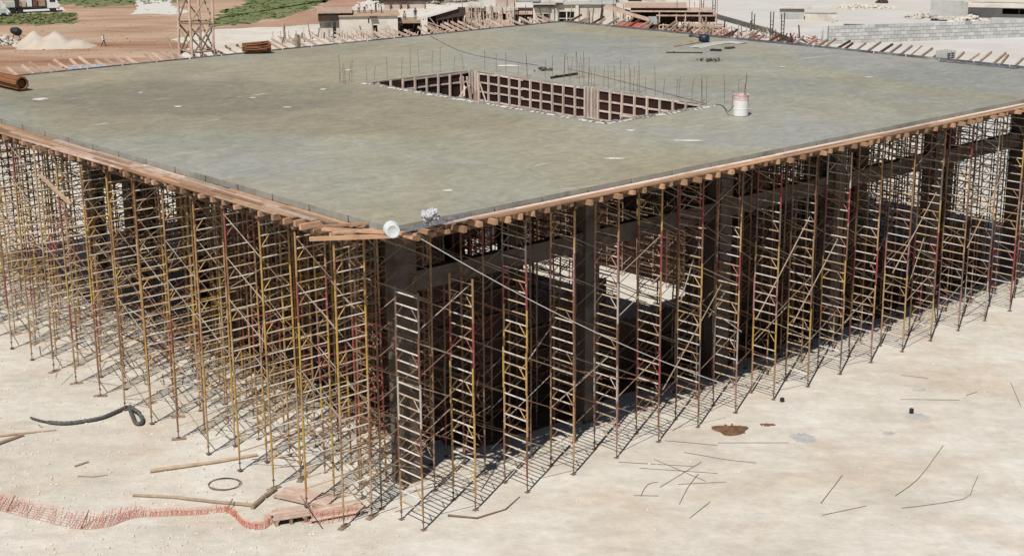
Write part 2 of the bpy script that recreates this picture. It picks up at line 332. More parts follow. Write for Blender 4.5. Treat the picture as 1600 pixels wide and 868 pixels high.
grass('grass_strip', [(-60, 27), (40, 22), (108, 20), (121, 24), (112, 36), (60, 39), (-60, 36)], 'green grass strip in front of the flatbed truck')
grass('grass_field', [(60, -20), (300, -20), (280, 3), (215, 9), (140, 12), (95, 6)], 'green grass field along the top left beyond the dirt')
grass('grass_bank', [(395, -20), (540, -20), (500, 8), (445, 27), (400, 36), (338, 44), (322, 38), (330, 29), (352, 17), (385, 6)], 'sunlit green grass bank right of the timber tower')
struct(patch('white_yard', [(1120, 50), (1100, 20), (1110, -40), (1900, -40), (1900, 330), (1560, 330), (1380, 150), (1200, 90)], M['white_ground'], .015))
struct(patch('gravel_pad', [(203, 23), (215, 12), (214, 2), (240, -8), (264, -4), (270, 10), (290, 17), (296, 21), (262, 24), (230, 22)], M['splash'], .05))
struct(patch('truck_pad', [(-60, 26), (-60, 8), (90, 6), (106, 17), (60, 21), (10, 24)], M['splash'], .03))
# loose limestone pebbles over the near ground
mb = MB()
for i in range(4200):
    x = random.uniform(-20, 620) if random.random() < .9 else random.uniform(620, 1620)
    y = random.uniform(520, 880); P = g(x, y); u_, v_ = uv(P)
    if u_ > 1 and v_ > 1: continue
    r_ = random.choice((.015, .02, .02, .025, .03, .04, .055)) * random.uniform(.7, 1.3)
    mb.rock((P.x, P.y, r_ * .25), r_, .7)
o = mb.build('pebbles', M['pebble']); o['kind'] = 'stuff'; o['label'] = 'loose pale limestone pebbles scattered on the near ground'; o['category'] = 'pebbles'

# dark sheet paints shade under the slab; ground tone returns in the sunlit patch
def floor_sheet(name, pts, m, z):
    out = []
    for i in range(len(pts)):
        a, c = Vector((*pts[i], 0)), Vector((*pts[(i + 1) % len(pts)], 0)); n = max(1, int((c - a).length / 1.2))
        for k in range(n):
            q = a.lerp(c, k / n); P = W(q.x + random.uniform(-.5, .5), q.y + random.uniform(-.5, .5), z); out.append(P)
    mb = MB(); mb.add(out, [tuple(range(len(out)))]); return struct(mb.build(name, m))
floor_sheet('painted_shade_floor', [(7.2, 4.8), (22, 4.4), (48, 4.2), (51, 8), (48, 26), (40, 31), (24, 31), (10, 27), (8, 18)], M['floor'], .012)
floor_sheet('sunlit_ground_patch', [(25, 11), (37.5, 11), (39, 20), (38, 34), (27, 34), (25, 22)], M['ground'], .024)  # plain ground colour over the dark sheet where sun enters the opening
# ================================================================== the slab
HU0, HU1, HV0, HV1 = 20.7, 28.8, 10.0, 29.65       # the opening
SL = dict(loc=N0, rz=ANG_U)
def axis(a0, a1, h0, h1, step):
    out = []
    for p0, p1 in ((a0, h0), (h0, h1), (h1, a1)):
        n = max(1, round((p1 - p0) / step)); out += [p0 + (p1 - p0) * k / n for k in range(n)]
    return out + [a1]
us, vs2 = axis(0, LU, HU0, HU1, .75), axis(0, LV, HV0, HV1, .75)
mb = MB(); idx = {}
rs = random.Random(3)
for i, u_ in enumerate(us):
    for j, v_ in enumerate(vs2):
        if HU0 + .01 < u_ < HU1 - .01 and HV0 + .01 < v_ < HV1 - .01: continue
        uu, vv = u_, v_
        onh = (HU0 - .01 <= u_ <= HU1 + .01 and HV0 - .01 <= v_ <= HV1 + .01)
        if onh:
            if abs(u_ - HU0) < .01: uu += rs.uniform(-.12, .10)
            if abs(v_ - HV0) < .01: vv += rs.uniform(-.12, .10)
        z = SLAB_Z + .012 * math.sin(u_ * .55 + 1) * math.cos(v_ * .43) + rs.uniform(-.006, .006)
        idx[i, j] = len(mb.v); mb.v.append((uu, vv, z))
top = dict(idx)
for i in range(len(us) - 1):
    for j in range(len(vs2) - 1):
        q = [(i, j), (i + 1, j), (i + 1, j + 1), (i, j + 1)]
        cu, cv = (us[i] + us[i + 1]) / 2, (vs2[j] + vs2[j + 1]) / 2
        if HU0 < cu < HU1 and HV0 < cv < HV1: continue
        mb.f.append(tuple(idx[k] for k in q)); mb.m.append(0)
bot = {}
def side(keys):
    for a, c in zip(keys, keys[1:]):
        for k in (a, c):
            if k not in bot: x, y, z = mb.v[top[k]]; bot[k] = len(mb.v); mb.v.append((x, y, SLAB_Z - .20))
        mb.f.append((top[a], top[c], bot[c], bot[a])); mb.m.append(0)
ni, nj = len(us) - 1, len(vs2) - 1
side([(i, 0) for i in range(ni, -1, -1)]); side([(i, nj) for i in range(ni + 1)]); side([(0, j) for j in range(nj + 1)]); side([(ni, j) for j in range(nj, -1, -1)])
hi0, hi1 = us.index(HU0), us.index(HU1); hj0, hj1 = vs2.index(HV0), vs2.index(HV1)
side([(i, hj0) for i in range(hi0, hi1 + 1)]); side([(i, hj1) for i in range(hi1, hi0 - 1, -1)]); side([(hi0, j) for j in range(hj1, hj0 - 1, -1)]); side([(hi1, j) for j in range(hj0, hj1 + 1)])
slab = tag(mb.build('concrete_slab', M['slab'], **SL), 'large freshly poured olive grey concrete slab carried by scaffolding', 'concrete slab')

# ragged raised rims along the near sides of the opening
def rim(p0, p1, outw, n):
    """a ragged lip: dark crust on the edge, pale spill smeared outwards"""
    p0, p1, outw = Vector(p0), Vector(p1), Vector(outw); r_ = MB(); q_ = MB(); va, vb = [], []
    wv = 0
    for k in range(n + 1):
        c = p0.lerp(p1, k / n); wv = .7 * wv + rs.uniform(-.06, .06); w0 = .10 + abs(wv) + rs.uniform(0, .05); h = rs.uniform(.03, .13)
        va += [c - outw * .05 + Vector((0, 0, SLAB_Z - .12)), c - outw * .05 + Vector((0, 0, SLAB_Z + h)), c + outw * w0 * .6 + Vector((0, 0, SLAB_Z + h * .9)), c + outw * w0 + Vector((0, 0, SLAB_Z + .005))]
        w1 = w0 + max(.02, .06 + 1.6 * wv + rs.uniform(-.08, .16)); vb += [c + outw * w0 * .8 + Vector((0, 0, SLAB_Z + .05)), c + outw * w1 + Vector((0, 0, SLAB_Z + .016))]
    r_.add(va, [(4 * k + j, 4 * k + 4 + j, 4 * k + 5 + j, 4 * k + 1 + j) for k in range(n) for j in range(3)]); r_.build('rim', M['curb'], slab)
    q_.add(vb, [(2 * k, 2 * k + 2, 2 * k + 3, 2 * k + 1) for k in range(n) if math.sin(k * .23) + math.sin(k * .61 + 1) + 1.2 * math.sin(k * 1.9) > .1]); q_.build('cement_spill', M['splash'], slab)
rim((HU0, HV0 - .1, 0), (HU0, HV1, 0), (-1, 0, 0), 170); rim((HU0 - .1, HV0, 0), (HU1, HV0, 0), (0, -1, 0), 70)
# starter bars round the opening
bars = []
for k in range(20): bars.append((HU1 + rs.uniform(.25, .9), HV0 + .3 + k * .98 + rs.uniform(-.2, .2)))
for k in range(10): bars.append((HU0 + .4 + k * .85 + rs.uniform(-.2, .2), HV1 + rs.uniform(.2, .8)))
for k in range(7): bars.append((HU1 + 2.0 + rs.uniform(-.5, .5), 22.2 + (k % 4) * .3 + rs.uniform(-.2, .2)))
for k in range(6): bars.append((HU0 - .1 - rs.uniform(0, .9), HV1 + .2 + rs.uniform(0, 1.1)))
for k in range(16): bars.append((HU1 + rs.uniform(.2, .5), HV0 + rs.uniform(0, 19)))
for k in range(3): bars.append((HU1 + rs.uniform(.2, .6), HV0 - rs.uniform(.4, 1.5)))
for u_, v_ in bars:
    h = rs.uniform(.8, 1.75); r_ = MB(); lx, ly = rs.uniform(-.1, .1), rs.uniform(-.1, .1)
    r_.tube([(u_, v_, SLAB_Z - .05), (u_ + lx * .3, v_ + ly * .3, SLAB_Z + h * .5), (u_ + lx, v_ + ly, SLAB_Z + h)], .0125, 5)
    r_.build('rebar', M['rebar'], slab)
# pale scrapes of spilt cement lying on the surface
for x, y, sx, sy in [(62, 155, .5, .3), (220, 145, .16, .12), (278, 167, .26, .14), (395, 153, .2, .1), (505, 140, .22, .12), (544, 110, .28, .16), (1222, 105, .3, .12), (1207, 98, .09, .09), (1357, 121, .3, .12), (985, 204, .35, .12), (795, 103, .8, .3), (1075, 220, .9, .14), (962, 248, .5, .12), (700, 298, .25, .1), (450, 168, .3, .12)]:
    P = g(x, y, SLAB_Z); u_, v_ = uv(P); r_ = MB(); n = 12; pv = []
    a0 = R(-48)
    for k in range(n):
        t_ = 6.283 * k / n; q = rs.uniform(.6, 1.15); ex, ey = math.cos(t_) * sx * q, math.sin(t_) * sy * q * 1.8
        pv.append((u_ + ex * math.cos(a0) - ey * math.sin(a0), v_ + ex * math.sin(a0) + ey * math.cos(a0), SLAB_Z + .018))
    pv.append((u_, v_, SLAB_Z + .04)); r_.add(pv, [(k, (k + 1) % n, n) for k in range(n)]); r_.build('cement_splash', M['splash'], slab)

# ================================================================== formwork under the slab
form = thing('slab_formwork', 'orange timber joists and boards carrying the slab edges', 'formwork', N0, ANG_U)
mb = MB(); z0, z1 = SLAB_Z - .225, SLAB_Z - .203
for a in ((-.05, HU0, -.05, LV + .05), (HU1, LU + .05, -.05, LV + .05), (HU0, HU1, -.05, HV0), (HU0, HU1, HV1, LV + .05)): mb.box(a[0], a[1], a[2], a[3], z0, z1)
mb.build('deck', M['ply'], form)
JZ = SLAB_Z - .23
jm = {}
def joist_mesh(key, ln, wd=.15, ht=.2):
    if key not in jm: wd *= (1, 1.25, .85, 1.1, .7, 1)[key]; ht *= (1, .9, 1, .75, .95, 1.1)[key]; jm[key] = MB().box(0, ln, -wd / 2, wd / 2, -ht, 0).mesh('joist', M['joist'])
    return jm[key]
def joist(u_, v_, ang, var):
    o = ob('joist', joist_mesh(var, 2.8 + .12 * var), form, (u_, v_, JZ - rs.uniform(0, .012)), ang + R(rs.uniform(-1.6, 1.6)))
k = .55
while k < LU: joist(k + rs.uniform(-.09, .09), -.92 + rs.uniform(-.22, .16), R(90), rs.randrange(6)); k += rs.choice((.62, .70, .70, .78, .9))
k = .9
while k < LV: joist(-1.40 + rs.uniform(-.22, .2), k + rs.uniform(-.08, .08), 0, rs.randrange(6)); k += rs.choice((.55, .64, .64, .74, .86))
k = .4
def raker(p0, p1, m='timber_pink'): ob('joist', MB().beam(p0, p1, .11, .14).mesh('joist', M[m]), form)
while k < LU: e = rs.uniform(1.8, 2.9); q = k + rs.uniform(-.12, .12); raker((q, LV - .6, JZ - .12), (q + rs.uniform(-.15, .15), LV + e, SLAB_Z + rs.uniform(.22, .48))); k += .82
k = .4
while k < LV: e = rs.uniform(1.0, 2.0); q = k + rs.uniform(-.12, .12); raker((LU - .6, q, JZ - .12), (LU + e, q + rs.uniform(-.15, .15), SLAB_Z + rs.uniform(.28, .6)), rs.choice(('timber_grey', 'timber_grey', 'timber_pink', 'form_timber'))); k += .84
for p0, p1 in (((.2, -.18), (LU - .2, -.18)), ((.2, 1.12), (LU - .2, 1.12)), ((-1.08, .5), (-1.08, LV - .2)), ((.22, .5), (.22, LV - .2))):
    for k in range(13):
        a, c = Vector((*p0, JZ - .305)).lerp(Vector((*p1, JZ - .305)), k / 13), Vector((*p0, JZ - .305)).lerp(Vector((*p1, JZ - .305)), (k + 1) / 13 - .001); r_ = MB(); r_.beam(a, c, .13, .17); r_.build('stringer', M['form_timber'], form)
# boards laid on the joists outside the edge form
def plank(p0, p1, wd, ht, m='joist', par=form):
    r_ = MB(); r_.beam(p0, p1, wd, ht); return r_.build('plank', M[m], par)
for row, (off, wd) in enumerate(((-.31, .24), (-.58, .25), (-.85, .23), (-1.1, .22), (-1.31, .16))):
    v_ = 1.6 + row * .9
    while v_ < LV - 1:
        l_ = rs.uniform(3.2, 4.4); e = min(LV, v_ + l_)
        if not (row == 4 and rs.random() < .25):
            plank((off + rs.uniform(-.03, .03), v_, JZ + .026), (off + rs.uniform(-.03, .03), e - .03, JZ + .026 + rs.uniform(0, .02)), wd * rs.uniform(.8, 1.0), .045, rs.choice(('joist', 'joist', 'joist', 'timber_pink', 'timber_grey')))
        v_ = e
for row, (off, wd) in enumerate(((-.20, .24), (-.45, .22), (-.68, .2))):
    u_ = 2.2 + row
    while u_ < LU - 1:
        l_ = rs.uniform(3.2, 4.4); e = min(LU, u_ + l_)
        plank((u_, off + rs.uniform(-.03, .03), JZ + .026), (e - .03, off + rs.uniform(-.03, .03), JZ + .026 + rs.uniform(0, .01)), wd, .045, 'joist' if row else 'pale_timber')
        u_ = e
# edge form board, crusted with cement, in lengths
def edge(p0, p1, n, m='edge', hh=.24):
    n = int(n * 1.6)
    for k in range(n):
        a, c = Vector(p0).lerp(Vector(p1), k / n), Vector(p0).lerp(Vector(p1), (k + 1) / n - .002)
        r_ = MB(); r_.beam(a + Vector((0, 0, rs.uniform(0, .004))), c + Vector((0, 0, rs.uniform(0, .004))), .045, hh); r_.build('edge_board', M[m], form)
ez = SLAB_Z - .105
edge((-.035, .0, ez), (-.035, LV, ez), 12); edge((0, -.035, ez), (LU, -.035, ez), 14); edge((0, LV + .035, ez + .03), (LU, LV + .035, ez + .03), 14, 'edge_dark', .32); edge((LU + .035, 0, ez + .06), (LU + .035, LV, ez + .06), 12, 'edge_dark', .38)

# ================================================================== formwork lining the opening
of = thing('opening_formwork', 'timber formwork with studs and rails lining the slab opening', 'formwork', N0, ANG_U)
DEP = 1.8
def lining(p0, p1, inward, n_stud, rails):
    p0, p1, inward = Vector(p0), Vector(p1), Vector(inward); d = (p1 - p0); ln = d.length; d.normalize()
    zt = SLAB_Z - .05
    n_p = max(2, int(ln / 2.4))
    for k in range(n_p):
        a, c = p0 + d * (ln * k / n_p + .01), p0 + d * (ln * (k + 1) / n_p - .01)
        r_ = MB(); r_.beam(a + inward * .03 + Vector((0, 0, zt - DEP / 2)), c + inward * .03 + Vector((0, 0, zt - DEP / 2)), .04, DEP); r_.build('panel', M['ply'], of)
    for k in range(n_stud + 1):
        a = p0 + d * (ln * k / n_stud) + inward * .17; r_ = MB()
        r_.beam(a + Vector((0, 0, zt + rs.uniform(-.03, .07))), a + d * rs.uniform(-.04, .04) + Vector((0, 0, zt - DEP)), .11, .10, upv=d); r_.build('stud', M['pale_timber'], of)
    for rz_ in rails:
        for k in range(n_p):
            if rs.random() < .08: continue
            a, c = p0 + d * (ln * k / n_p), p0 + d * (ln * (k + 1) / n_p + .12)
            r_ = MB(); r_.beam(a + inward * .09 + Vector((0, 0, zt - rz_ + rs.uniform(-.04, .04))), c + inward * .09 + Vector((0, 0, zt - rz_ + rs.uniform(-.04, .04))), .06, .09); r_.build('rail', M['pale_timber'], of)
lining((HU1, HV0, 0), (HU1, HV1, 0), (-1, 0, 0), 21, (.05, .62, 1.16, 1.70))
lining((HU0, HV1, 0), (HU1, HV1, 0), (0, -1, 0), 9, (.05, .62, 1.16, 1.70))
lining((HU0 + .15, HV0, 0), (HU0 + .15, HV1, 0), (1, 0, 0), 20, (.6, 1.3))
lining((HU0, HV0 + .15, 0), (HU1, HV0 + .15, 0), (0, 1, 0), 9, (.6, 1.3))
for (u_, v_, n) in ((HU1 - .3, 19.3, 4), (HU1 - .3, HV1 - .3, 3)):
    for k in range(n):
        r_ = MB(); r_.beam((u_, v_ - k * .27, SLAB_Z + rs.uniform(-.02, .12)), (u_, v_ - k * .27, SLAB_Z - 2.4), .16, .10, upv=Vector((0, 1, 0))); r_.build('post', M['pale_timber'], of)
for k in range(9):                                     # props and scraps in the far corner and on the rails
    u_, v_ = HU1 - rs.uniform(.3, 1.6), HV1 - rs.uniform(.3, 1.6)
    r_ = MB(); r_.beam((u_, v_, SLAB_Z - rs.uniform(.2, .9)), (u_ + rs.uniform(-.5, .5), v_ + rs.uniform(-.5, .5), SLAB_Z - rs.uniform(1.4, 2.4)), .1, .08); r_.build('prop', M['pale_timber'], of)
for k in range(7):
    v_ = rs.uniform(12.5, 17); z = SLAB_Z - rs.uniform(1.0, 1.9)
    r_ = MB(); r_.beam((HU1 - .35 - rs.uniform(0, .3), v_, z), (HU1 - .35, v_ + rs.uniform(1.5, 3), z + rs.uniform(-.1, .1)), .12, .06); r_.build('loose_board', M['pale_timber'], of)

# ================================================================== columns and tie beams under the slab
CU = [3.4, 13.4, 22.2, 31.0, 40.0, 49.0]; CV = [3.92, 8.82, 18.62, 30.87, 38.22, 43.12]
for i, u_ in enumerate(CU):
    for j, v_ in enumerate(CV):
        if HU0 - .6 < u_ < HU1 + .6 and HV0 - .6 < v_ < HV1 + .6: continue
        if (i == 2 and j == 1) or (i == 3 and j == 2): continue
        if i == 0 and j: u_ = 9.95
        else: u_ = CU[i]
        r_ = MB(); s_ = .42
        r_.add([(a * (s_ + c), b_ * (s_ + c), z) for z, c in ((0, .03), (.05, 0), (SLAB_Z - .27, 0)) for a, b_ in ((-1, -1), (1, -1), (1, 1), (-1, 1))],
               [(0, 1, 5, 4), (1, 2, 6, 5), (2, 3, 7, 6), (3, 0, 4, 7), (4, 5, 9, 8), (5, 6, 10, 9), (6, 7, 11, 10), (7, 4, 8, 11), (8, 9, 10, 11), (3, 2, 1, 0)])
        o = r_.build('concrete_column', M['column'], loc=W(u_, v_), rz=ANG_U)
        tag(o, 'square concrete column under the slab, %s back from right face, %s along it' % (ORD[j], ORD[i]), 'column', 'columns under the slab')
for j, nm in ((0, 'first row behind the right face'), (3, 'deep under the slab')):
    r_ = MB(); r_.box(CU[0] + .43, CU[-1] - .43, CV[j] - .2, CV[j] + .2, 7.8, 8.6)
    for u_ in CU[1:-1]: r_.box(u_ - .6, u_ + .6, CV[j] - .24, CV[j] + .24, 7.65, 8.64)
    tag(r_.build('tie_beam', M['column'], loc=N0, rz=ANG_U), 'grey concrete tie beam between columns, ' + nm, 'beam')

# made-up walls added to darken the interior, behind the second scaffold row
def added_shade_wall(p0, p1, h, label):
    p0, p1 = Vector((*p0, 0)), Vector((*p1, 0)); d = p1 - p0; ln = d.length; t = thing('added_shade_wall', label, 'shade wall', W(p0.x, p0.y), ANG_U + math.atan2(d.y, d.x), 'added shade walls under the slab')
    n = max(2, round(ln / 1.25)); m_ = max(1, round(h / 2.4))
    for k in range(n):
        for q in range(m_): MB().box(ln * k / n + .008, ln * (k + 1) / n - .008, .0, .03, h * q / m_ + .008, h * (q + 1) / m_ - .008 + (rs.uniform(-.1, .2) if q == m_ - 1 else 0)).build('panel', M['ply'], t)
    for q in range(int(h / 1.1)): MB().box(-.05, ln + .05, -.10, -.004, .5 + q * 1.1, .6 + q * 1.1).build('added_shade_waler', M['form_timber'], t)
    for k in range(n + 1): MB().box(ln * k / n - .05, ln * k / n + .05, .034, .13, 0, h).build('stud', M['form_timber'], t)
for a, c, h, lb in ((6.5, 12.0, 7.6, 'tall added shade wall nearest the corner behind right face'), (12.05, 17.2, 5.2, 'added shade wall second along behind the right face'), (17.3, 22.8, 3.0, 'lowest added shade wall below the sunlit courtyard patch'), (22.9, 31.0, 6.2, 'added shade wall right of the low one under slab'), (31.1, 38.0, 5.0, 'added shade wall toward the right end under slab'), (38.1, 50.0, 2.9, 'low added shade wall at the far right under slab')):
    added_shade_wall((a, 6.4), (c, 6.4), h, lb)
for a, c, h, lb in ((14.6, 6.6, 9.5, 'tall added shade wall nearest the corner behind left face'), (22.5, 14.7, 7.5, 'added shade wall farther along behind the left face')):
    added_shade_wall((7.4, a), (7.4, c), h, lb)
added_shade_wall((32.6, 34), (32.6, 9.5), 8.5, 'tall added shade wall on the far side of the courtyard')
added_shade_wall((31.5, 33.6), (20, 33.6), 7.0, 'added shade wall closing the deep end of courtyard')
# ================================================================== scaffolding
FH, FWD, NF, JACK = 1.72, 1.3, 6, .46
PR, RR, BR = .041, .027, .020
def frame_bm(mb, x0, z, rungs=True, n=6, ladder_v=True):
    for x in (0, FWD): mb.tube([(x, x0, z), (x, x0, z + FH - .02)], PR, n)
    if rungs:
        for k in range(4): mb.tube([(.03, x0, z + .2 + k * .43), (FWD - .03, x0, z + .2 + k * .43)], RR, max(4, n - 1), cap=False)
    if ladder_v:
        mb.tube([(.05, x0, z + .63), (FWD * .32, x0, z + 1.05)], RR * .85, 4, cap=False); mb.tube([(FWD - .05, x0, z + .63), (FWD * .68, x0, z + 1.05)], RR * .85, 4, cap=False)
    return mb
def xbrace(mb, x, z, sp, n=4):
    mb.tube([(x, 0, z + .25), (x, sp, z + FH - .2)], BR, n, cap=False); mb.tube([(x + .03, 0, z + FH - .2), (x + .03, sp, z + .25)], BR, n, cap=False)
SM = {}
SM['frame'] = frame_bm(MB(), 0, 0, False).mesh('ladder_frame', M['post'])
SM['frame_full'] = frame_bm(MB(), 0, 0, True, 5).mesh('ladder_frame', M['post_rust_shade'])
SM['frame_l'] = frame_bm(MB(), 0, 0, False).mesh('ladder_frame', M['post_left'])
SM['frame_full_l'] = frame_bm(MB(), 0, 0, True, 5).mesh('ladder_frame', M['post_left'])
SM['rung'] = MB().tube([(.03, 0, 0), (FWD - .03, 0, 0)], RR, 5).mesh('rung', M['rung'])
SM['jack'] = MB().tube([(0, 0, .03), (0, 0, .85)], .024, 5).tube([(0, 0, .30), (0, 0, .34)], .06, 6).box(-.09, .09, -.09, .09, .0, .03).mesh('base_jack', M['rebar'])
SM['head'] = MB().tube([(0, 0, -.3), (0, 0, .26)], .024, 5).box(-.1, .1, -.09, .09, .26, .275).box(-.1, -.085, -.09, .09, .275, .36).box(.085, .1, -.09, .09, .275, .36).mesh('head_jack', M['rebar'])
SM['pad'] = MB().box(-.3, .3, -.11, .11, 0, .05).mesh('sole_board', M['timber_grey'])
def sp_mesh(kind, sp):
    k = (kind, round(sp, 2))
    if k not in SM:
        mb = MB()
        if kind == 'brace_up': mb.tube([(0, 0, .25), (0, sp, FH - .2)], BR, 5)
        elif kind == 'brace_down': mb.tube([(.035, 0, FH - .2), (.035, sp, .25)], BR, 5)
        elif kind == 'stack_braces':
            for i in range(NF):
                for x in (0, FWD): xbrace(mb, x, JACK + i * FH, sp, 4)
        elif kind == 'level_braces':
            for x in (0, FWD): xbrace(mb, x, 0, sp, 4)
        elif kind == 'stack':
            for i in range(NF): frame_bm(mb, 0, JACK + i * FH, True, 4)
            for x in (0, FWD): mb.tube([(x, 0, 0), (x, 0, JACK)], .024, 4); mb.tube([(x, 0, JACK + NF * FH), (x, 0, JACK + NF * FH + .42)], .024, 4)
        SM[k] = mb.mesh({'brace_up': 'cross_brace', 'brace_down': 'cross_brace', 'stack': 'ladder_frame'}.get(kind, 'cross_brace'), M['post_rust_shade'] if kind == 'stack' else M['brace'])
    return SM[k]
rt_ = random.Random(11)
def tower(loc, ang, sp, detail, label, group, pads=False, nf=NF, skew=1.0, left=False):
    t = thing('scaffold_tower', label, 'scaffold tower', loc, ang + R(rt_.uniform(-1.2, 1.2) * skew), group)
    t.rotation_euler.x = R(rt_.uniform(-.4, .4)); t.rotation_euler.y = R(rt_.uniform(-.35, .35))
    if detail == 0:
        for y in (0, sp): ob('ladder_frame', sp_mesh('stack', 0), t, (0, y, 0))
        ob('cross_brace', sp_mesh('stack_braces', sp), t)
        return t
    dz = rt_.uniform(-.05, .22)
    for y in (0, sp):
        for x in (0, FWD):
            ob('base_jack', SM['jack'], t, (x, y, .051 if pads else 0))
            if nf == NF: ob('head_jack', SM['head'], t, (x, y, JACK + nf * FH - .03))
            if pads and rt_.random() < .7: ob('sole_board', SM['pad'], t, (x, y, .001), R(rt_.uniform(-40, 40)))
        for i in range(nf):
            z = JACK + i * FH + dz; o_ = rt_.uniform(-.012, .012)
            if detail == 2:
                f_ = ob('ladder_frame', SM['frame_l' if pads else 'frame'], t, (o_, y + o_, z))
                for k in range(4):
                    if rt_.random() < .03: continue
                    ob('rung', SM['rung'], f_, (0, 0, .2 + k * .43))
            else: ob('ladder_frame', SM['frame_full_l' if left else 'frame_full'], t, (o_, y + o_, z))
    for i in range(nf):
        z = JACK + i * FH + dz
        if detail == 2:
            for x in (0, FWD):
                if rt_.random() < (.8 if left else .5): ob('cross_brace', sp_mesh('brace_up', sp), t, (x + rt_.uniform(-.03, .03), 0, z))
                if rt_.random() < (.65 if left else .32): ob('cross_brace', sp_mesh('brace_down', sp), t, (x + rt_.uniform(-.03, .03), 0, z))
        else: ob('cross_brace', sp_mesh('level_braces', sp), t, (0, 0, z))
    return t
PU, PV, ROWP = 2.57, 2.42, 2.45
# rows seen from the right face: ladder frames stand square to that face
for j in range(19):
    v_ = -.18 + ROWP * j
    if v_ + FWD > LV - .3: break
    k0 = 0 if j < 2 else 2; n = 0; k = k0
    while .95 + PU * (k + 1) < LU - .2:
        ua, ub = .95 + PU * k, .95 + PU * (k + 1); k += 2
        if ub > HU0 - .3 and ua < HU1 + .3 and v_ + FWD > HV0 - .3 and v_ < HV1 + .3: continue
        if v_ > 25 and ua < 18 and (j + k // 2) % 2: continue
        if 6 < v_ < 10.5 and ub > 12 and ua < 25: continue
        d_ = 2 if j == 0 else 1 if (j < 4 and ua < 46) else 0
        n += 1
        lab = ('rusty scaffold tower on the right face, %s from the near corner' % ORD[n - 1]) if j == 0 else \
              ('rusty scaffold tower in %s row behind the right face, %s from the left' % (ORD[j], ORD[n - 1]))
        nf = 5 if (j == 0 and n == 1) else NF
        tower(W(ub + rt_.uniform(-.05, .05), v_ + rt_.uniform(-.06, .06)), ANG_V, PU, d_, lab, 'scaffold towers under the slab', nf=nf)
# a second, staggered set deeper inside fills the bays between those rows
for j in range(2, 18):
    v_ = -.40 + ROWP * j + 1.32
    if v_ + FWD > LV - .3: break
    k = 2; n = 0
    while .95 + PU * (k + 1.5) < LU - .2:
        ua, ub = .95 + PU * (k + .5), .95 + PU * (k + 1.5); k += 2
        if ub > HU0 - .3 and ua < HU1 + .3 and v_ + FWD > HV0 - .3 and v_ < HV1 + .3: continue
        if any(ua - .6 < c < ub + .6 and v_ - .5 < d < v_ + FWD + .5 for c in CU for d in CV): continue
        if (3.0 < v_ < 5.0 and ua < 25) or (j > 8 and k % 4) or ua > 37 or (4 < v_ < 10.5 and ub > 9.5 and ua < 25) or (ua < 18 and v_ > 24): continue
        n += 1
        tower(W(ub, v_), ANG_V, PU, 0, 'brown scaffold tower between %s and %s rows inside, %s from the left' % (ORD[j], ORD[j + 1], ORD[n - 1]), 'scaffold towers under the slab')
# rows along the left face
for i in range(3):
    u_ = -1.08 + ROWP * i; k = 0 if i == 0 else 1; n = 0
    while 2.0 + PV * (k + 1) < LV - .2:
        va = 2.0 + PV * k; k += 2; n += 1
        lab = ('ochre scaffold tower on the left face, %s from the near corner' % ORD[n - 1]) if i == 0 else \
              ('ochre scaffold tower in %s row behind the left face, %s from the near corner' % (ORD[i], ORD[n - 1]))
        tower(W(u_ + rt_.uniform(-.05, .05), va + rt_.uniform(-.06, .06)), ANG_U, PV, 2 if i == 0 else 1, lab, 'scaffold towers under the slab', pads=(i == 0), left=True)

# ================================================================== things on and beside the slab
SZ = SLAB_Z + .02
def smooth_path(pts, n=4):
    out = []; P = [Vector(q) for q in pts]
    for i in range(len(P) - 1):
        p0, p1, p2, p3 = P[max(i - 1, 0)], P[i], P[i + 1], P[min(i + 2, len(P) - 1)]
        for k in range(n):
            t = k / n; out.append(.5 * ((2 * p1) + (-p0 + p2) * t + (2 * p0 - 5 * p1 + 4 * p2 - p3) * t * t + (-p0 + 3 * p1 - 3 * p2 + p3) * t ** 3))
    return out + [P[-1]]
# drum with a faded red band, its bars and lead
P = g(1157, 181, SLAB_Z); t = thing('drum', 'white drum with faded red band standing on the slab', 'drum', (P.x, P.y, SLAB_Z + .012))
MB().lathe([(.0, 0), (.37, 0), (.385, .03), (.385, .34), (.40, .36), (.385, .38), (.385, .80)], 28).build('body', M['white'], t)
MB().lathe([(.386, .80), (.40, .82), (.388, .84), (.392, 1.02), (.41, 1.04), (.40, 1.07), (.36, 1.06), (.35, .9), (0, .9)], 28).build('red_band', M['pink'], t)
for a, b_, h in ((.2, .1, 2.1), (.12, -.1, 1.6)): MB().tube([(a, b_, .9), (a + .05, b_, h)], .013, 5).build('bar', M['rebar'], t)
Q = [g(x, y, SZ) - P for x, y in ((1143, 166), (1128, 165), (1110, 163))]
MB().tube(smooth_path([(-.38, 0, .5), (-.6, .05, .2), (Q[1].x, Q[1].y, .02), (Q[2].x, Q[2].y, .02)]), .018, 5).build('lead', M['dark'], t)
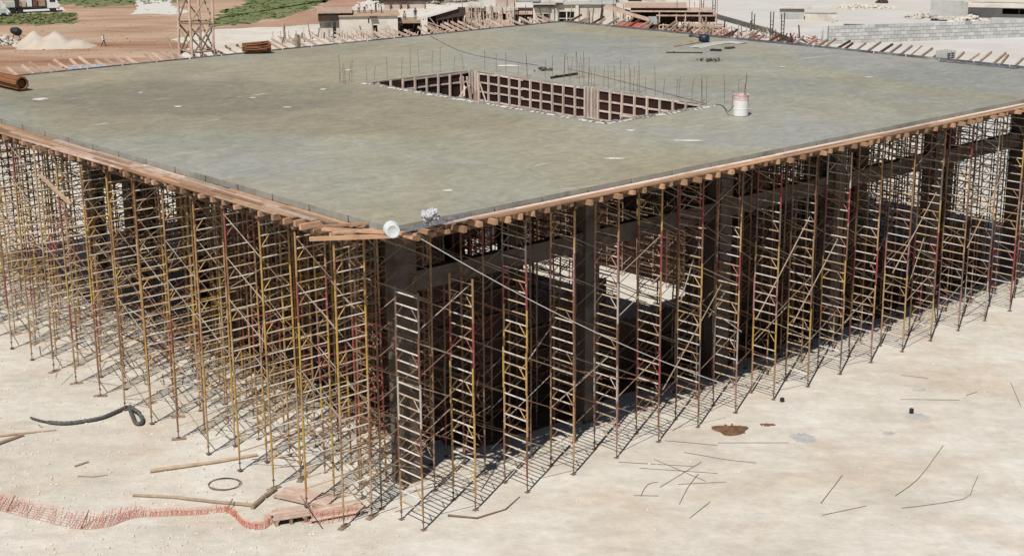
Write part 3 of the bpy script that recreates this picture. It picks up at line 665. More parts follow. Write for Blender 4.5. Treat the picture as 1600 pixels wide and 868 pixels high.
# rolls at the left
def roll(bx, by, dirpx, length, rad, label):
    a = g(bx, by, SLAB_Z + .03); d = (g(dirpx[0], dirpx[1], SLAB_Z + .03) - a).normalized()
    t = thing('mat_roll', label, 'roll', (a.x, a.y, SLAB_Z + .02), math.atan2(d.y, d.x)); mb = MB(); pr = []
    n = 40                                             # a rolled mat: spiral wall with thickness
    ring = []
    for k in range(n + 1):
        th = k / n * 4 * math.pi; rr = rad * (1 - .26 * k / n); ring.append((rr * math.cos(th), rad + rr * math.sin(th)))
    rr2 = [(y * .93, (z - rad) * .93 + rad) for y, z in ring]
    vs_ = [(x, y, z) for x in (0, length) for y, z in ring] + [(x, y, z) for x in (0, length) for y, z in rr2]; m_ = n + 1; fs_ = []
    for k in range(n):
        fs_ += [(k, k + 1, m_ + k + 1, m_ + k), (2 * m_ + k, 3 * m_ + k, 3 * m_ + k + 1, 2 * m_ + k + 1), (k, 2 * m_ + k, 2 * m_ + k + 1, k + 1), (m_ + k, m_ + k + 1, 3 * m_ + k + 1, 3 * m_ + k)]
    mb.add(vs_, fs_); mb.build('mat', M['rust_mat'], t)
    c = MB(); c.tube([(.15, 0, rad), (length - .05, 0, rad)], rad * .55, 12); c.build('core', M['soil'], t)
    for k in range(9):
        th = 6.283 * k / 9; c = MB(); c.tube([(.02, rad * 1.01 * math.cos(th), rad + rad * 1.01 * math.sin(th)), (length * .97, rad * 1.01 * math.cos(th + .3), rad + rad * 1.01 * math.sin(th + .3))], .03, 4); c.build('rib', M['rust_mat'], t)
M['rust_mat'] = plain('rust_brown_mat', (.13, .055, .025), (.26, .115, .05), 2.5, .9, bump=.6, stretch=(.4, 2, 2))
roll(36, 142, (-30, 128), 5.5, .40, 'long rust brown roll lying on the slab at the left corner')
rr = random.Random(14); P = g(402, 84, SLAB_Z); t = thing('brush_bundle', 'rust brown bundle of brushwood on the back left slab edge', 'bundle', (P.x, P.y, SLAB_Z + .02), R(8))
for k in range(90):
    a = rr.random() * 6.28; q = rr.random() ** .5 * .36; y_, z_ = q * math.cos(a), .40 + q * math.sin(a); l_ = rr.uniform(.6, .95)
    MB().tube([(-l_ + rr.uniform(-.1, .1), y_ * .8, z_ * .9 + .02), (0, y_ * 1.1, z_), (l_, y_ + rr.uniform(-.12, .12), max(.05, z_ + rr.uniform(-.12, .16)))], rr.uniform(.03, .06), 5).build('stick', M['rust_mat'], t)
# bucket lying on its side at the near corner, plastic bundle and sheet
P = g(613, 372, SLAB_Z); cdir = (CAM - P); cdir.z = 0; cdir.normalize()
t = thing('bucket', 'round pale bucket lying on its side at the near corner', 'bucket', (P.x, P.y, SLAB_Z + .015), math.atan2(cdir.y, cdir.x) + R(8))
prof = [(.0, .02), (.22, .02), (.25, 0), (.29, .005), (.30, .02), (.33, .52), (.345, .53), (.345, .56), (.32, .56), (.29, .1), (0, .08)]
mb = MB(); vs_ = []; n = 24
for r_, x_ in prof:
    for j in range(n): a = 6.283 * j / n; vs_.append((x_ * -1 + .3, r_ * math.cos(a), .34 + r_ * math.sin(a)))
mb.add(vs_, [(i * n + j, i * n + (j + 1) % n, (i + 1) * n + (j + 1) % n, (i + 1) * n + j) for i in range(len(prof) - 1) for j in range(n)] )
mb.build('shell', M['tin'], t, smooth=True); t.scale = (.8, .8, .8)
MB().tube([(.25 - .5, .34 * math.cos(a), .34 + .36 * math.sin(a)) for a in [R(200 + 14 * k) for k in range(11)]], .012, 5).build('handle', M['rebar_dark'], t)
P = g(672, 347, SLAB_Z); mb = MB(); rr = random.Random(5)
for k in range(34): mb.rock((rr.gauss(0, .10), rr.gauss(0, .10), .08 + rr.random() * .30), rr.uniform(.06, .16), 1, rnd=rr)
tag(mb.build('plastic_bag', M['clear'], loc=(P.x, P.y, SLAB_Z)), 'crumpled clear plastic bag beside the bucket on slab corner', 'bag')
def sheet(name, pts, wd, label, m, h=.06, seed=1):
    rr = random.Random(seed); mb = MB(); P = smooth_path(pts, 6); k = len(P); vs_ = []
    for i, q in enumerate(P):
        d = (P[min(i + 1, k - 1)] - P[max(i - 1, 0)]).normalized(); sd = Vector((-d.y, d.x, 0))
        for j in range(5):
            e = (j / 4 - .5) * wd * rr.uniform(.8, 1.15); vs_.append(q + sd * e + Vector((0, 0, .005 + (h * rr.random() if 0 < j < 4 else .0))))
    mb.add(vs_, [(i * 5 + j, i * 5 + j + 1, (i + 1) * 5 + j + 1, (i + 1) * 5 + j) for i in range(k - 1) for j in range(4)])
    return tag(mb.build(name, m), label, 'sheet')
sheet('plastic_sheet', [g(628, 362, SZ), g(650, 357, SZ), g(672, 352, SZ), g(700, 345, SZ), g(735, 336, SZ)], .34, 'dark crumpled plastic sheet along the near corner of slab', M['plastic_sheet'], .12, 2)
sheet('plastic_sheet', [g(102, 108, SZ), g(130, 105, SZ), g(165, 103, SZ)], .9, 'blue grey plastic on the back left edge above the dirt', M['blue_grey'], .15, 4)
sheet('plastic_sheet', [g(1470, 95, SZ), g(1500, 98, SZ), g(1540, 102, SZ), g(1590, 107, SZ)], .7, 'blue grey plastic strip along the back right edge', M['plastic_sheet'], .08, 6)
sheet('plastic_sheet', [g(1085, 75, SZ), g(1105, 70, SZ), g(1135, 66, SZ), g(1160, 68, SZ)], 1.2, 'pale crumpled plastic behind the dark machine on slab', M['grey_soil'], .05, 7)
# machine (vibrator drum motor with its boards) and scraps
P = g(1100, 66, SLAB_Z); t = thing('mortar_machine', 'dark blue round motor with handle lying on the slab', 'machine', (P.x, P.y, SLAB_Z + .015))
MB().lathe([(.2, 0), (.36, .05), (.40, .25), (.36, .46), (.2, .52)], 18).build('drum', M['navy'], t, smooth=True)
MB().tube([(-.3, 0, .3), (-.7, .1, .42), (-.95, .15, .40)], .06, 6).box(-1.05, -.8, .05, .25, .34, .46).build('handle', M['dark'], t)
MB().box(-.3, .3, -.25, .25, 0, .05).build('foot', M['dark'], t)
def lying(name, a, b_, wd, ht, m, label, cat, zz=None):
    zz = SLAB_Z if zz is None else zz; p0, p1 = g(*a, zz), g(*b_, zz); mid = (p0 + p1) / 2; mb = MB()
    h = Vector((0, 0, ht / 2 + .015)); ln = (p1 - p0).length; d = (p1 - p0).normalized()
    mb.beam(p0 - mid + h, p1 - mid + h, wd, ht); mb.beam(p0 - mid + d * ln * .18 + h * 2.02, p0 - mid + d * ln * .24 + h * 2.02, wd * .98, ht * .3)
    o = mb.build(name, m, loc=mid); return tag(o, label, cat)
lying('screed_board', (1048, 74), (1092, 66), .5, .05, M['timber_grey'], 'long grey screed board leading to the dark machine', 'board')
lying('hand_tool', (1041, 83), (1098, 83.5), .07, .06, M['dark'], 'thin dark screed bar lying on the slab below machine', 'tool')
lying('hand_tool', (1110, 79.5), (1127, 80), .4, .1, M['dark'], 'short black float lying right of the thin bar', 'tool')
lying('hand_tool', (1134, 77), (1146, 75.5), .3, .1, M['rebar_dark'], 'small dark float farthest right on the slab', 'tool')
lying('hand_tool', (861, 123.5), (902, 117), .12, .12, M['dark'], 'black pipe with pale end beside the opening', 'pipe')
for x, y, lb in ((1112, 96, 'small dark heap of rags on the slab near the machine'), (852, 110, 'small dark mesh heap just behind the opening')):
    P = g(x, y, SLAB_Z); mb = MB(); rr = random.Random(int(x))
    for k in range(22): mb.rock((rr.gauss(0, .32), rr.gauss(0, .32), .05 + rr.random() * .09), rr.uniform(.06, .15), .6, rnd=rr)
    tag(mb.build('scrap_heap', M['rebar_dark'], loc=(P.x, P.y, SLAB_Z)), lb, 'scrap heap')
def cable(name, pts, r, m, label, z, cat='cable'):
    mb = MB(); mb.tube(smooth_path([g(x, y, z) for x, y in pts], 5), r, 5); return tag(mb.build(name, m), label, cat)
cable('cable', [(672, 56), (690, 66), (715, 78), (742, 86), (775, 92), (806, 97), (840, 102)], .014, M['rebar_dark'], 'dark cable snaking over the slab behind the opening', SZ + .01)
cable('cable', [(886, 107), (930, 117), (975, 128), (1020, 140), (1060, 151), (1104, 162)], .013, M['rebar_dark'], 'thin dark cable running along right side of the opening', SZ + .01)
# loose boards at the near corner
def loose(p0, p1, wd, ht, label, m='joist'):
    mid = (Vector(p0) + Vector(p1)) / 2; mb = MB(); mb.beam(Vector(p0) - mid, Vector(p1) - mid, wd, ht)
    d = (Vector(p1) - Vector(p0)).normalized(); e = Vector(p1) - mid
    mb.beam(e - d * .25 + Vector((0, 0, ht * .52)), e - d * .17 + Vector((0, 0, ht * .52)), wd * .99, ht * .12)
    return tag(mb.build('loose_board', M[m], loc=W(mid.x, mid.y, mid.z), rz=ANG_U), label, 'board', 'loose boards at the near corner')
zj = JZ + .09
loose((-1.55, 1.9, zj), (.35, -1.05, zj + .02), .2, .09, 'long orange board crossing the corner towards the bucket')
loose((-2.35, 1.55, zj - .16), (.1, -.35, zj - .12), .16, .13, 'lowest orange board sticking out left under the near corner')
loose((-1.9, 2.3, zj + .06), (-.1, 1.2, zj + .08), .2, .06, 'short orange board stacked on the joists left of corner')
loose((-1.6, 1.25, zj - .03), (-.2, .55, zj), .16, .07, 'pale board end poking out below the bucket', 'timber')
# rope from the corner to the scaffold foot, long slanting poles tied to the scaffold
mb = MB(); p0, p1 = W(.6, -.95, 11.3), W(16.7, -.95, 2.2); mb.tube([p0.lerp(p1, k / 24) - Vector((0, 0, 1.1 * 4 * (k / 24) * (1 - k / 24) * .35)) for k in range(25)], .017, 5)
tag(mb.build('rope', M['rope']), 'long pale rope slanting from the near corner down the scaffold', 'rope')
for k, (ua, za, ub, zb, lb) in enumerate([(19.6, 4.3, 23.2, 8.4, 'second'), (22.3, 3.6, 25.4, 7.0, 'third'), (13.6, 2.5, 17.2, 6.4, 'first'), (30.0, 4.5, 33.4, 8.0, 'fourth'), (36.6, 4.6, 39.6, 8.1, 'fifth')]):
    mb = MB(); a, c = W(ua, -.52, za), W(ub, -.50, zb); mb.tube([a, a.lerp(c, .5) - Vector((0, 0, .03)), c], [.027, .025, .023], 6)
    tag(mb.build('bracing_pole', M['timber_grey']), '%s slanting timber pole tied across the right face scaffold, counted from corner' % lb, 'pole')
mb = MB(); mb.beam(W(-1.2, 22.5, 9.0), W(-1.15, 25.6, 9.9), .16, .10)
tag(mb.build('bracing_plank', M['timber']), 'pale plank slanting between posts high on left face', 'plank')

# ================================================================== things on the near ground
def pole(name, pts, r0, r1, m, label, cat, group=None):
    P = [g(x, y) for x, y in pts]; k = len(P); mid = P[0]; mb = MB()
    rad = [r0 + (r1 - r0) * i / (k - 1) for i in range(k)]
    mb.tube([q - mid + Vector((0, 0, rad[i] * .95)) for i, q in enumerate(P)], rad, 8)
    return tag(mb.build(name, M[m], loc=mid), label, cat, group)
pole('timber_pole', [(235, 738), (285, 731), (340, 723), (402, 712)], .10, .07, 'timber', 'pale peeled pole lying before the left scaffold feet', 'pole')
pole('timber_pole', [(208, 775), (270, 778), (330, 785), (396, 791)], .06, .075, 'timber_grey', 'grey brown pole lying between net and wire hoop', 'pole')
pole('timber_pole', [(-30, 686), (35, 678), (88, 672)], .07, .03, 'timber', 'thin pale pole at the left frame edge', 'pole')
pole('timber_pole', [(-30, 705), (0, 694), (36, 681)], .09, .07, 'timber_grey', 'thick brown pole under the thin pale one at left', 'pole')
pole('stick', [(117, 729), (138, 722)], .045, .04, 'timber_grey', 'short dark stick lying above the orange net', 'stick')
pole('stick', [(122, 744), (145, 745), (168, 742)], .03, .02, 'timber_grey', 'thin long stick lying above the orange net', 'stick')
pole('stick', [(60, 664), (66, 668)], .03, .03, 'timber_grey', 'tiny stick below the black hose', 'stick')
pole('timber_pole', [(394, 795), (412, 779), (430, 766)], .09, .09, 'timber_grey', 'dark square timber leaning by the broken pallet', 'pole')
pole('timber_pole', [(700, 806), (745, 810), (790, 796), (812, 776)], .05, .02, 'rebar', 'rusty brown bar bundle lying at foot of right face', 'bar')
# corrugated hose
P = smooth_path([g(x, y) for x, y in ((48, 655), (70, 661), (100, 664), (130, 661), (160, 655), (184, 645), (200, 639), (206, 650), (212, 663), (221, 664), (222, 655), (210, 646), (203, 641))], 8)
k = len(P); mb = MB(); mb.tube([q + Vector((0, 0, .10 + (.12 if i > k * .55 and i % 97 > 0 and i > k * .85 else 0))) for i, q in enumerate(P)], [(.045 if i < 10 else .085) * (1.13 if i % 2 else .92) for i in range(k)], 9)
tag(mb.build('hose', M['hose']), 'dark grey corrugated hose curled on the ground at left', 'hose')
# wire hoop
c = g(350, 757); mb = MB()
for j in range(3): mb.tube([(c.x + (.60 + .03 * j) * math.cos(a) + .02 * j, c.y + (.60 - .02 * j) * math.sin(a), .03 + .02 * j + .01 * math.sin(3 * a + j)) for a in [6.2832 * q / 28 for q in range(29)]], .011, 5)
tag(mb.build('wire_hoop', M['rebar']), 'round coil of wire lying on the ground at left', 'wire')
# fallen orange safety net
base = smooth_path([g(x, y) for x, y in ((-40, 785), (0, 797), (60, 812), (125, 826), (170, 822), (210, 809), (260, 806), (310, 804), (350, 800), (366, 808), (384, 824), (412, 826), (440, 812), (500, 818), (560, 808))], 14)
rn = random.Random(9); mb = MB(); k = len(base); tops = []
for i, q in enumerate(base):
    px_ = i / k; h = .75 if px_ < .30 else .75 - (px_ - .30) * 4.2 if px_ < .40 else .33
    if px_ > .78: h = .55
    h *= rn.uniform(.85, 1.12); tops.append(q + Vector((rn.uniform(-.10, .02) - .05, h * 1.25, h * .26 + .03)))
for i in range(k):
    mb.tube([base[i] + Vector((0, 0, .02)), base[i].lerp(tops[i], .5) + Vector((rn.uniform(-.06, .06), rn.uniform(-.03, .03), rn.uniform(-.02, .09))), tops[i]], .0095, 4, cap=False) if rn.random() < .85 else None
for lv in (.0, .22, .42, .62, .8, 1.0):
    mb.tube([base[i].lerp(tops[i], lv) + Vector((0, 0, .02 + rn.uniform(-.015, .015))) for i in range(k)], .008, 4, cap=False)
t = thing('safety_net', 'orange plastic safety net collapsed across the near ground', 'safety net'); mb.build('mesh', M['net'], t)
for x, y, h in ((126, 826, .95), (352, 800, .6), (10, 799, .8)):
    q = g(x, y); mb = MB(); mb.tube([q, q + Vector((.2, .55, h * .55))], .022, 6); mb.build('stake', M['rebar'], t)
# broken formwork panels by the corner
def panel(label, px_, ang, n, ln, wd, z, m='timber_pink', tilt=0):
    P = g(*px_); t = thing('timber_pallet', label, 'pallet', (P.x, P.y, z), R(ang)); t.rotation_euler.x = R(tilt)
    for k in range(n): MB().box(-ln / 2 + rn.uniform(-.08, .08), ln / 2 + rn.uniform(-.08, .08), k * wd - n * wd / 2 + .006, (k + 1) * wd - n * wd / 2 - .006, .06, .09 + rn.uniform(0, .006)).build('board', M[m], t)
    for x in (-ln * .38, ln * .38): MB().box(x - .05, x + .05, -n * wd / 2, n * wd / 2, 0, .058).build('batten', M[m], t)
panel('pinkish timber pallet lying flat by the left corner posts', (478, 778), 152, 6, 2.3, .2, .01)
panel('tan timber pallet nearest the scaffold corner, half under posts', (525, 800), 24, 6, 2.2, .2, .03)
panel('small broken pallet at the end of the orange net', (452, 812), 20, 4, 1.3, .2, .22, 'timber_pink', 8)
for dx in (-.55, 0, .55):
    q = g(452, 812); mb = MB(); mb.box(-.06, .06, -.4, .4, .0, .2)
    tag(mb.build('timber_block', M['timber_grey'], loc=(q.x + dx * .94, q.y + dx * .34, .0), rz=R(20)), '%s dark timber block under the broken pallet' % {-.55: 'left', 0: 'middle', .55: 'right'}[dx], 'block')
# soil heap, cement stains, black can
P = g(1141, 671); mb = MB(); rr = random.Random(4); n, m_ = 22, 6; vs_ = []
for i in range(m_):
    for j in range(n):
        a = 6.283 * j / n; q = i / (m_ - 1); q2 = q * (1 + .18 * math.sin(3 * a) + .1 * rr.uniform(-1, 1)); vs_.append((.75 * q2 * math.cos(a), .62 * q2 * math.sin(a), .02 + .16 * (1 - q) ** 1.2 * rr.uniform(.7, 1.2) - .02 * q))
mb.add(vs_, [(i * n + j, (i + 1) * n + j, (i + 1) * n + (j + 1) % n, i * n + (j + 1) % n) for i in range(m_ - 1) for j in range(n)])
for k in range(30): a = rr.random() * 6.28; q = rr.random() ** .5; mb.rock((.72 * q * math.cos(a), .6 * q * math.sin(a), .03 + .08 * (1 - q)), rr.uniform(.02, .07), .8, rnd=rr)
tag(mb.build('soil_heap', M['soil'], loc=P), 'small heap of brown soil on the pale ground', 'soil heap')
def stain(x, y, sx, sy, label, m):
    P = g(x, y); mb = MB(); n = 26; pv = []
    for k in range(n): a = 6.283 * k / n; q = rr.uniform(.7, 1.15); pv.append((sx * q * math.cos(a), sy * q * math.sin(a), .006))
    pv.append((0, 0, .012)); mb.add(pv, [(k, (k + 1) % n, n) for k in range(n)])
    for k in range(10): a = rr.random() * 6.28; q = rr.random(); mb.rock((sx * q * math.cos(a), sy * q * math.sin(a), .01), rr.uniform(.02, .05), .6, rnd=rr)
    tag(mb.build('cement_stain', M[m], loc=P), label, 'stain')
stain(1253, 683, .55, .55, 'large grey cement stain on the pale ground', 'grey_soil'); stain(1388, 676, .28, .2, 'small grey cement stain right of the large one', 'grey_soil'); stain(1436, 608, .32, .25, 'small grey ring stain before the right scaffold', 'grey_soil'); stain(1200, 663, .35, .2, 'thin brown stain beside the soil heap', 'soil'); stain(1432, 650, .5, .4, 'pale grey damp stain around black can', 'grey_soil')
P = g(1424, 645); tag(MB().lathe([(.0, 0), (.09, 0), (.10, .02), (.10, .2), (.085, .22), (0, .22)], 12).build('can', M['dark'], loc=P), 'small black can standing on the pale ground', 'can')
P = g(1222, 627); tag(MB().lathe([(.0, 0), (.09, 0), (.10, .02), (.11, .16), (.05, .2), (0, .2)], 12).build('can', M['dark'], loc=P), 'small black pot beside the right scaffold feet', 'can')
# rebar offcuts
A2 = lambda q: (900 + q[0] / 2.17, 420 + q[1] / 2.17)
B2 = lambda q: (1200 + q[0] / 1.9375, 420 + q[1] / 1.9375)
seg = [[A2(a) for a in s_] for s_ in ([(300, 582), (480, 598)], [(480, 590), (720, 590)], [(365, 622), (500, 645), (610, 658)], [(265, 645), (440, 720)], [(285, 740), (425, 655)], [(350, 798), (380, 740), (415, 695)], [(145, 655), (395, 670)], [(215, 675), (480, 693)], [(345, 730), (510, 723)], [(385, 845), (455, 790)], [(220, 770), (232, 745), (250, 728), (280, 722)], [(195, 768), (280, 770)], [(830, 795), (868, 745)], [(835, 835), (868, 828)])]
seg += [[B2(a) for a in s_] for s_ in ([(160, 710), (225, 625)], [(165, 745), (297, 718)], [(385, 687), (455, 635), (530, 535)], [(405, 725), (590, 697), (620, 660), (635, 627)], [(735, 345), (765, 415)], [(405, 322), (485, 332)], [(400, 395), (580, 397)], [(600, 383), (632, 373)])]
rr = random.Random(8)
seg.sort(key=lambda q: q[0][0]); cnt = {True: 0, False: 0}
for s_ in seg:
    bent = len(s_) > 2; P = [g(*q) for q in s_]; o0 = P[0]; mb = MB()
    mb.tube([q - o0 + Vector((0, 0, .016 + .02 * rr.random())) for q in (smooth_path(P, 3) if bent else P)], .0095, 5)
    tag(mb.build('rebar_offcut', M['rebar'], loc=o0), '%s thin rebar offcut on the pale ground at right, %s from left' % ('bent' if bent else 'straight', ORD[cnt[bent]]), 'rebar', 'rebar offcuts on the ground'); cnt[bent] += 1

# ================================================================== timber tower behind the back left edge
u0, v0 = uv(g(303, 90, SLAB_Z)); v0 = LV + .75
for _ in range(3):                                   # the foot stands just outside the edge
    P = W(u0, v0, SLAB_Z); r = P - CAM; xx = 800 + F_PX * r.dot(rt) / r.dot(fw); u0 += (302 - xx) / 17
rk = random.Random(21)
t = thing('timber_tower', 'tall tower of four raw timber poles behind the slab', 'tower', W(u0, v0), ANG_U)
cs = [(0, 0), (1.65, 0), (1.65, 1.65), (0, 1.65)]
for x, y in cs: MB().tube([(x, y, 0), (x + .02, y, 6), (x - .05, y + .04, SLAB_Z + 1), (x + rk.uniform(-.1, .1), y, SLAB_Z + 3), (x + rk.uniform(-.15, .15), y, SLAB_Z + 7)], [.11, .105, .095, .085, .075], 8).build('post', M['timber_pink'], t)
for z in (2, 5, 8, SLAB_Z + .3, SLAB_Z + 2.15, SLAB_Z + 4.6):
    for k in range(4):
        a, c = cs[k], cs[(k + 1) % 4]; MB().tube([(a[0], a[1], z + rk.uniform(-.1, .1)), (c[0], c[1], z + rk.uniform(-.1, .1))], .06, 6).build('crossbar', M['timber_grey'], t)
for k in range(4):
    a, c = cs[k], cs[(k + 1) % 4]
    MB().tube([(a[0], a[1], SLAB_Z + .2), (c[0], c[1], SLAB_Z + 2.1)], .065, 6).build('diagonal', M['timber_grey'], t)
    MB().tube([(c[0] * .9 + .1, c[1], SLAB_Z + .1), (a[0], a[1], SLAB_Z + 1.9)], .055, 6).build('diagonal', M['timber_grey'], t)
    MB().tube([(a[0], a[1], SLAB_Z + 2.3), (c[0], c[1], SLAB_Z + 4.4)], .055, 6).build('diagonal', M['timber_grey'], t)
    MB().tube([(a[0], a[1], 2), (c[0], c[1], 5)], .055, 6).build('diagonal', M['timber_grey'], t)
MB().tube([(-.2, 1.8, SLAB_Z - .3), (-.6, 2.3, SLAB_Z + 1.2)], .09, 7).build('leaning_post', M['timber'], t)
# stub column, pallet and red cloth on the rear edges
for x, y, wd, h, m, nm, lb, ct in [(466, 74, .32, .9, 'timber_grey', 'stub_post', 'short dark stub post on the back left edge', 'post'), (1477, 92, 1.0, .45, 'wall_grey', 'pallet_stack', 'small pallet stack on the back right edge of slab', 'pallet')]:
    u_, v_ = uv(g(x, y, SLAB_Z)); mb = MB()
    if nm == 'pallet_stack':
        for q in range(4): mb.box(-.5, .5, -.4, .4, q * .13, q * .13 + .03); mb.box(-.5, -.4, -.4, .4, q * .13 + .03, q * .13 + .13); mb.box(-.05, .05, -.4, .4, q * .13 + .03, q * .13 + .13); mb.box(.4, .5, -.4, .4, q * .13 + .03, q * .13 + .13)
    else: mb.box(-.16, -.02, -.12, .12, 0, h); mb.box(.02, .16, -.1, .14, 0, h * .92); mb.box(-.2, .2, -.03, .03, h * .5, h * .6)
    P = g(x, y, SLAB_Z); tag(mb.build(nm, M[m], loc=(P.x, P.y, SLAB_Z + .015), rz=ANG_U), lb, ct)

# ================================================================== far side of the site
class Far:
    """a thing whose base line lies on the ground at the given sight line; x right, y away, z up, metres"""
    def __init__(s, name, label, cat, bx, by, turn=0, group=None):
        P = g(bx, by); s.bx, s.by = bx, by; s.s = F_PX / (P - CAM).dot(fw); s.t = thing(name, label, cat, P, math.atan2(-P.x, P.y) * 1.0 + R(turn), group)
    def X(s, x): return (x - s.bx) / s.s
    def Z(s, y): return (s.by - y) / s.s
    def box(s, part, x0, x1, y0, y1, d0, d1, m, parent=None):
        return MB().box(s.X(x0), s.X(x1), d0, d1, max(0, s.Z(y1)), s.Z(y0)).build(part, M[m], parent or s.t)
    def bar(s, part, a, c, d0, d1, r, m, parent=None):
        return MB().tube([(s.X(a[0]), d0, s.Z(a[1])), (s.X(c[0]), d1, s.Z(c[1]))], r, 6).build(part, M[m], parent or s.t)
    def wall(s, part, x0, x1, y0, y1, d, th, holes, m):
        xs = sorted({x0, x1, *[h[0] for h in holes], *[h[1] for h in holes]}); ys = sorted({y0, y1, *[h[2] for h in holes], *[h[3] for h in holes]})
        mb = MB()
        for i in range(len(xs) - 1):
            for j in range(len(ys) - 1):
                cx, cy = (xs[i] + xs[i + 1]) / 2, (ys[j] + ys[j + 1]) / 2
                if any(h[0] < cx < h[1] and h[2] < cy < h[3] for h in holes): continue
                mb.box(s.X(xs[i]), s.X(xs[i + 1]), d, d + th, max(0, s.Z(ys[j + 1])), s.Z(ys[j]))
        return mb.build(part, M[m], s.t)
rf = random.Random(33)
# left building with dark roof form
f = Far('formwork_building', 'low pale building with dark roof form and flat deck for workers', 'building', 560, 60)
f.wall('wall', 500, 531, 32, 60, .3, .25, [(507, 518, 34.5, 42), (521, 526, 34, 60)], 'wall_pale')
f.box('roof_form', 499, 529, 20.5, 32.2, -.4, 7, 'dark_form'); f.box('roof_edge', 497, 552, 18.2, 20.4, -.6, 7.2, 'timber_pink')
f.wall('wall', 531.2, 622, 26, 60, -.2, .3, [(576, 578, 29, 37), (583, 590, 40, 55)], 'wall_pale')
f.box('deck', 530, 625, 23.8, 25.9, -.5, 7.5, 'timber'); f.box('rear_wall', 603, 668, 11.5, 23, 7.7, 8.0, 'wall_pink'); f.box('wall_cap', 599, 682, 9.2, 11.4, 7.4, 8.2, 'dark_form')
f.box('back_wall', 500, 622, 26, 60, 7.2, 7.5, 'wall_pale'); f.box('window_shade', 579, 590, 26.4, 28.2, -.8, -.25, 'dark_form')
for x in (612, 628, 640, 668): f.box('pier', x, x + 2, 13, 23.7, 7.2, 7.6, 'brick')
for k in range(14): x = 520 + k * 7.5; f.bar('prop', (x, 62), (x + rf.uniform(-1.5, 1.5), rf.uniform(44, 54)), -1.2 - rf.random(), -.6, .06, 'timber_grey')
for k in range(6): x = 430 + k * 12; f.bar('starter_bar', (x, 62), (x, rf.uniform(42, 50)), -3, -3, .035, 'rebar')
# canopy building
f = Far('canopy_building', 'low canopy with dark opening and pink pillars behind the slab', 'building', 635, 57)
f.box('canopy', 606, 657, 32.5, 36, -.8, 5, 'timber_grey'); f.box('pillar', 612, 622, 36.1, 57, -.3, .4, 'wall_pink'); f.box('pillar', 622.2, 626, 36.1, 57, .1, .5, 'brick'); f.box('pillar', 658, 668, 33, 57, -.3, .4, 'wall_pale')
f.box('back_wall', 624, 658, 36.1, 57, 4.3, 4.6, 'brick')
for k in range(12): x = 608 + k * 6; f.bar('plank', (x, 56), (x + rf.uniform(4, 9), rf.uniform(47, 51)), -1.8, 1, .09, 'timber_pink')
# sloping roof form
f = Far('sloping_roof_form', 'sloping dark roof form with pale top on props', 'roof', 695, 54)
mb = MB()
def quad(f, mb, pts, d0, d1): mb.add([(f.X(x), d, f.Z(y)) for d in (d0, d1) for x, y in pts], [(0, 1, 2, 3), (7, 6, 5, 4), (0, 4, 5, 1), (1, 5, 6, 2), (2, 6, 7, 3), (3, 7, 4, 0)])
quad(f, mb, [(682, 32), (727, 25), (713, 14.5), (682, 24)], -.3, 4.5); mb.build('dark_panel', M['dark_form'], f.t)
mb = MB(); quad(f, mb, [(652, 31), (682, 26.5), (716, 14.2), (716, 11.5), (660, 25)], -.6, 5) if False else quad(f, mb, [(652, 31.5), (716, 14), (716, 11.2), (652, 27.5)], -.7, 4.8); mb.build('pale_deck', M['splash'], f.t)
mb = MB(); quad(f, mb, [(712, 26), (728, 24), (728, 15), (712, 15)], -.2, 3); mb.build('end_panel', M['dark_form'], f.t)
f.box('back_wall', 668, 726, 27, 54, 3.6, 3.9, 'dark_form')
for x in (684, 692, 700, 708, 716, 724): f.bar('prop', (x, 54), (x + rf.uniform(-1, 1), 27), -.2, 0, .07, 'timber_grey')
for a, c in (((660, 32), (700, 52)), ((672, 27), (690, 50)), ((700, 45), (668, 34)), ((720, 40), (700, 50))): f.bar('brace', a, c, -.9, -.5, .07, 'timber_pink')
for k in range(16): x = 664 + k * 6; f.bar('plank', (x, 53), (x + rf.uniform(5, 11), rf.uniform(44, 48)), -1.8, 1, .09, 'timber_pink')
# forest of props with pale wall
f = Far('propped_wall', 'pale unfinished wall crowded with timber props and forms', 'building', 765, 48)
f.wall('wall', 728, 803, 13, 48, 2.0, .3, [(733, 740, 22, 30), (752, 760, 20, 32), (772, 778, 22, 34), (786, 792, 24, 34)], 'wall_pale'); f.box('pale_sheet', 733, 752, 5.5, 14, 1.5, 1.9, 'wall_pale'); f.box('pale_sheet', 752.4, 757, 0, 15, 1.4, 1.8, 'truck_green'); f.box('pale_sheet', 775, 806, -3, 14, 2.4, 3.2, 'wall_pink')
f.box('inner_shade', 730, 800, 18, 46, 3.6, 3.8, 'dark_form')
for k in range(30): x = 727 + k * 2.6 + rf.uniform(-1, 1); f.bar('prop', (x, 47), (x + rf.uniform(-4, 4), rf.uniform(8, 24)), rf.uniform(-.8, .6), rf.uniform(.8, 1.9), rf.uniform(.05, .09), rf.choice(('timber_pink', 'timber_grey', 'timber')))
for k in range(8): x = 728 + k * 9; y = rf.uniform(16, 30); f.bar('ledger', (x, y), (x + 13, y + rf.uniform(-3, 3)), -.3, .2, .06, 'timber_grey')
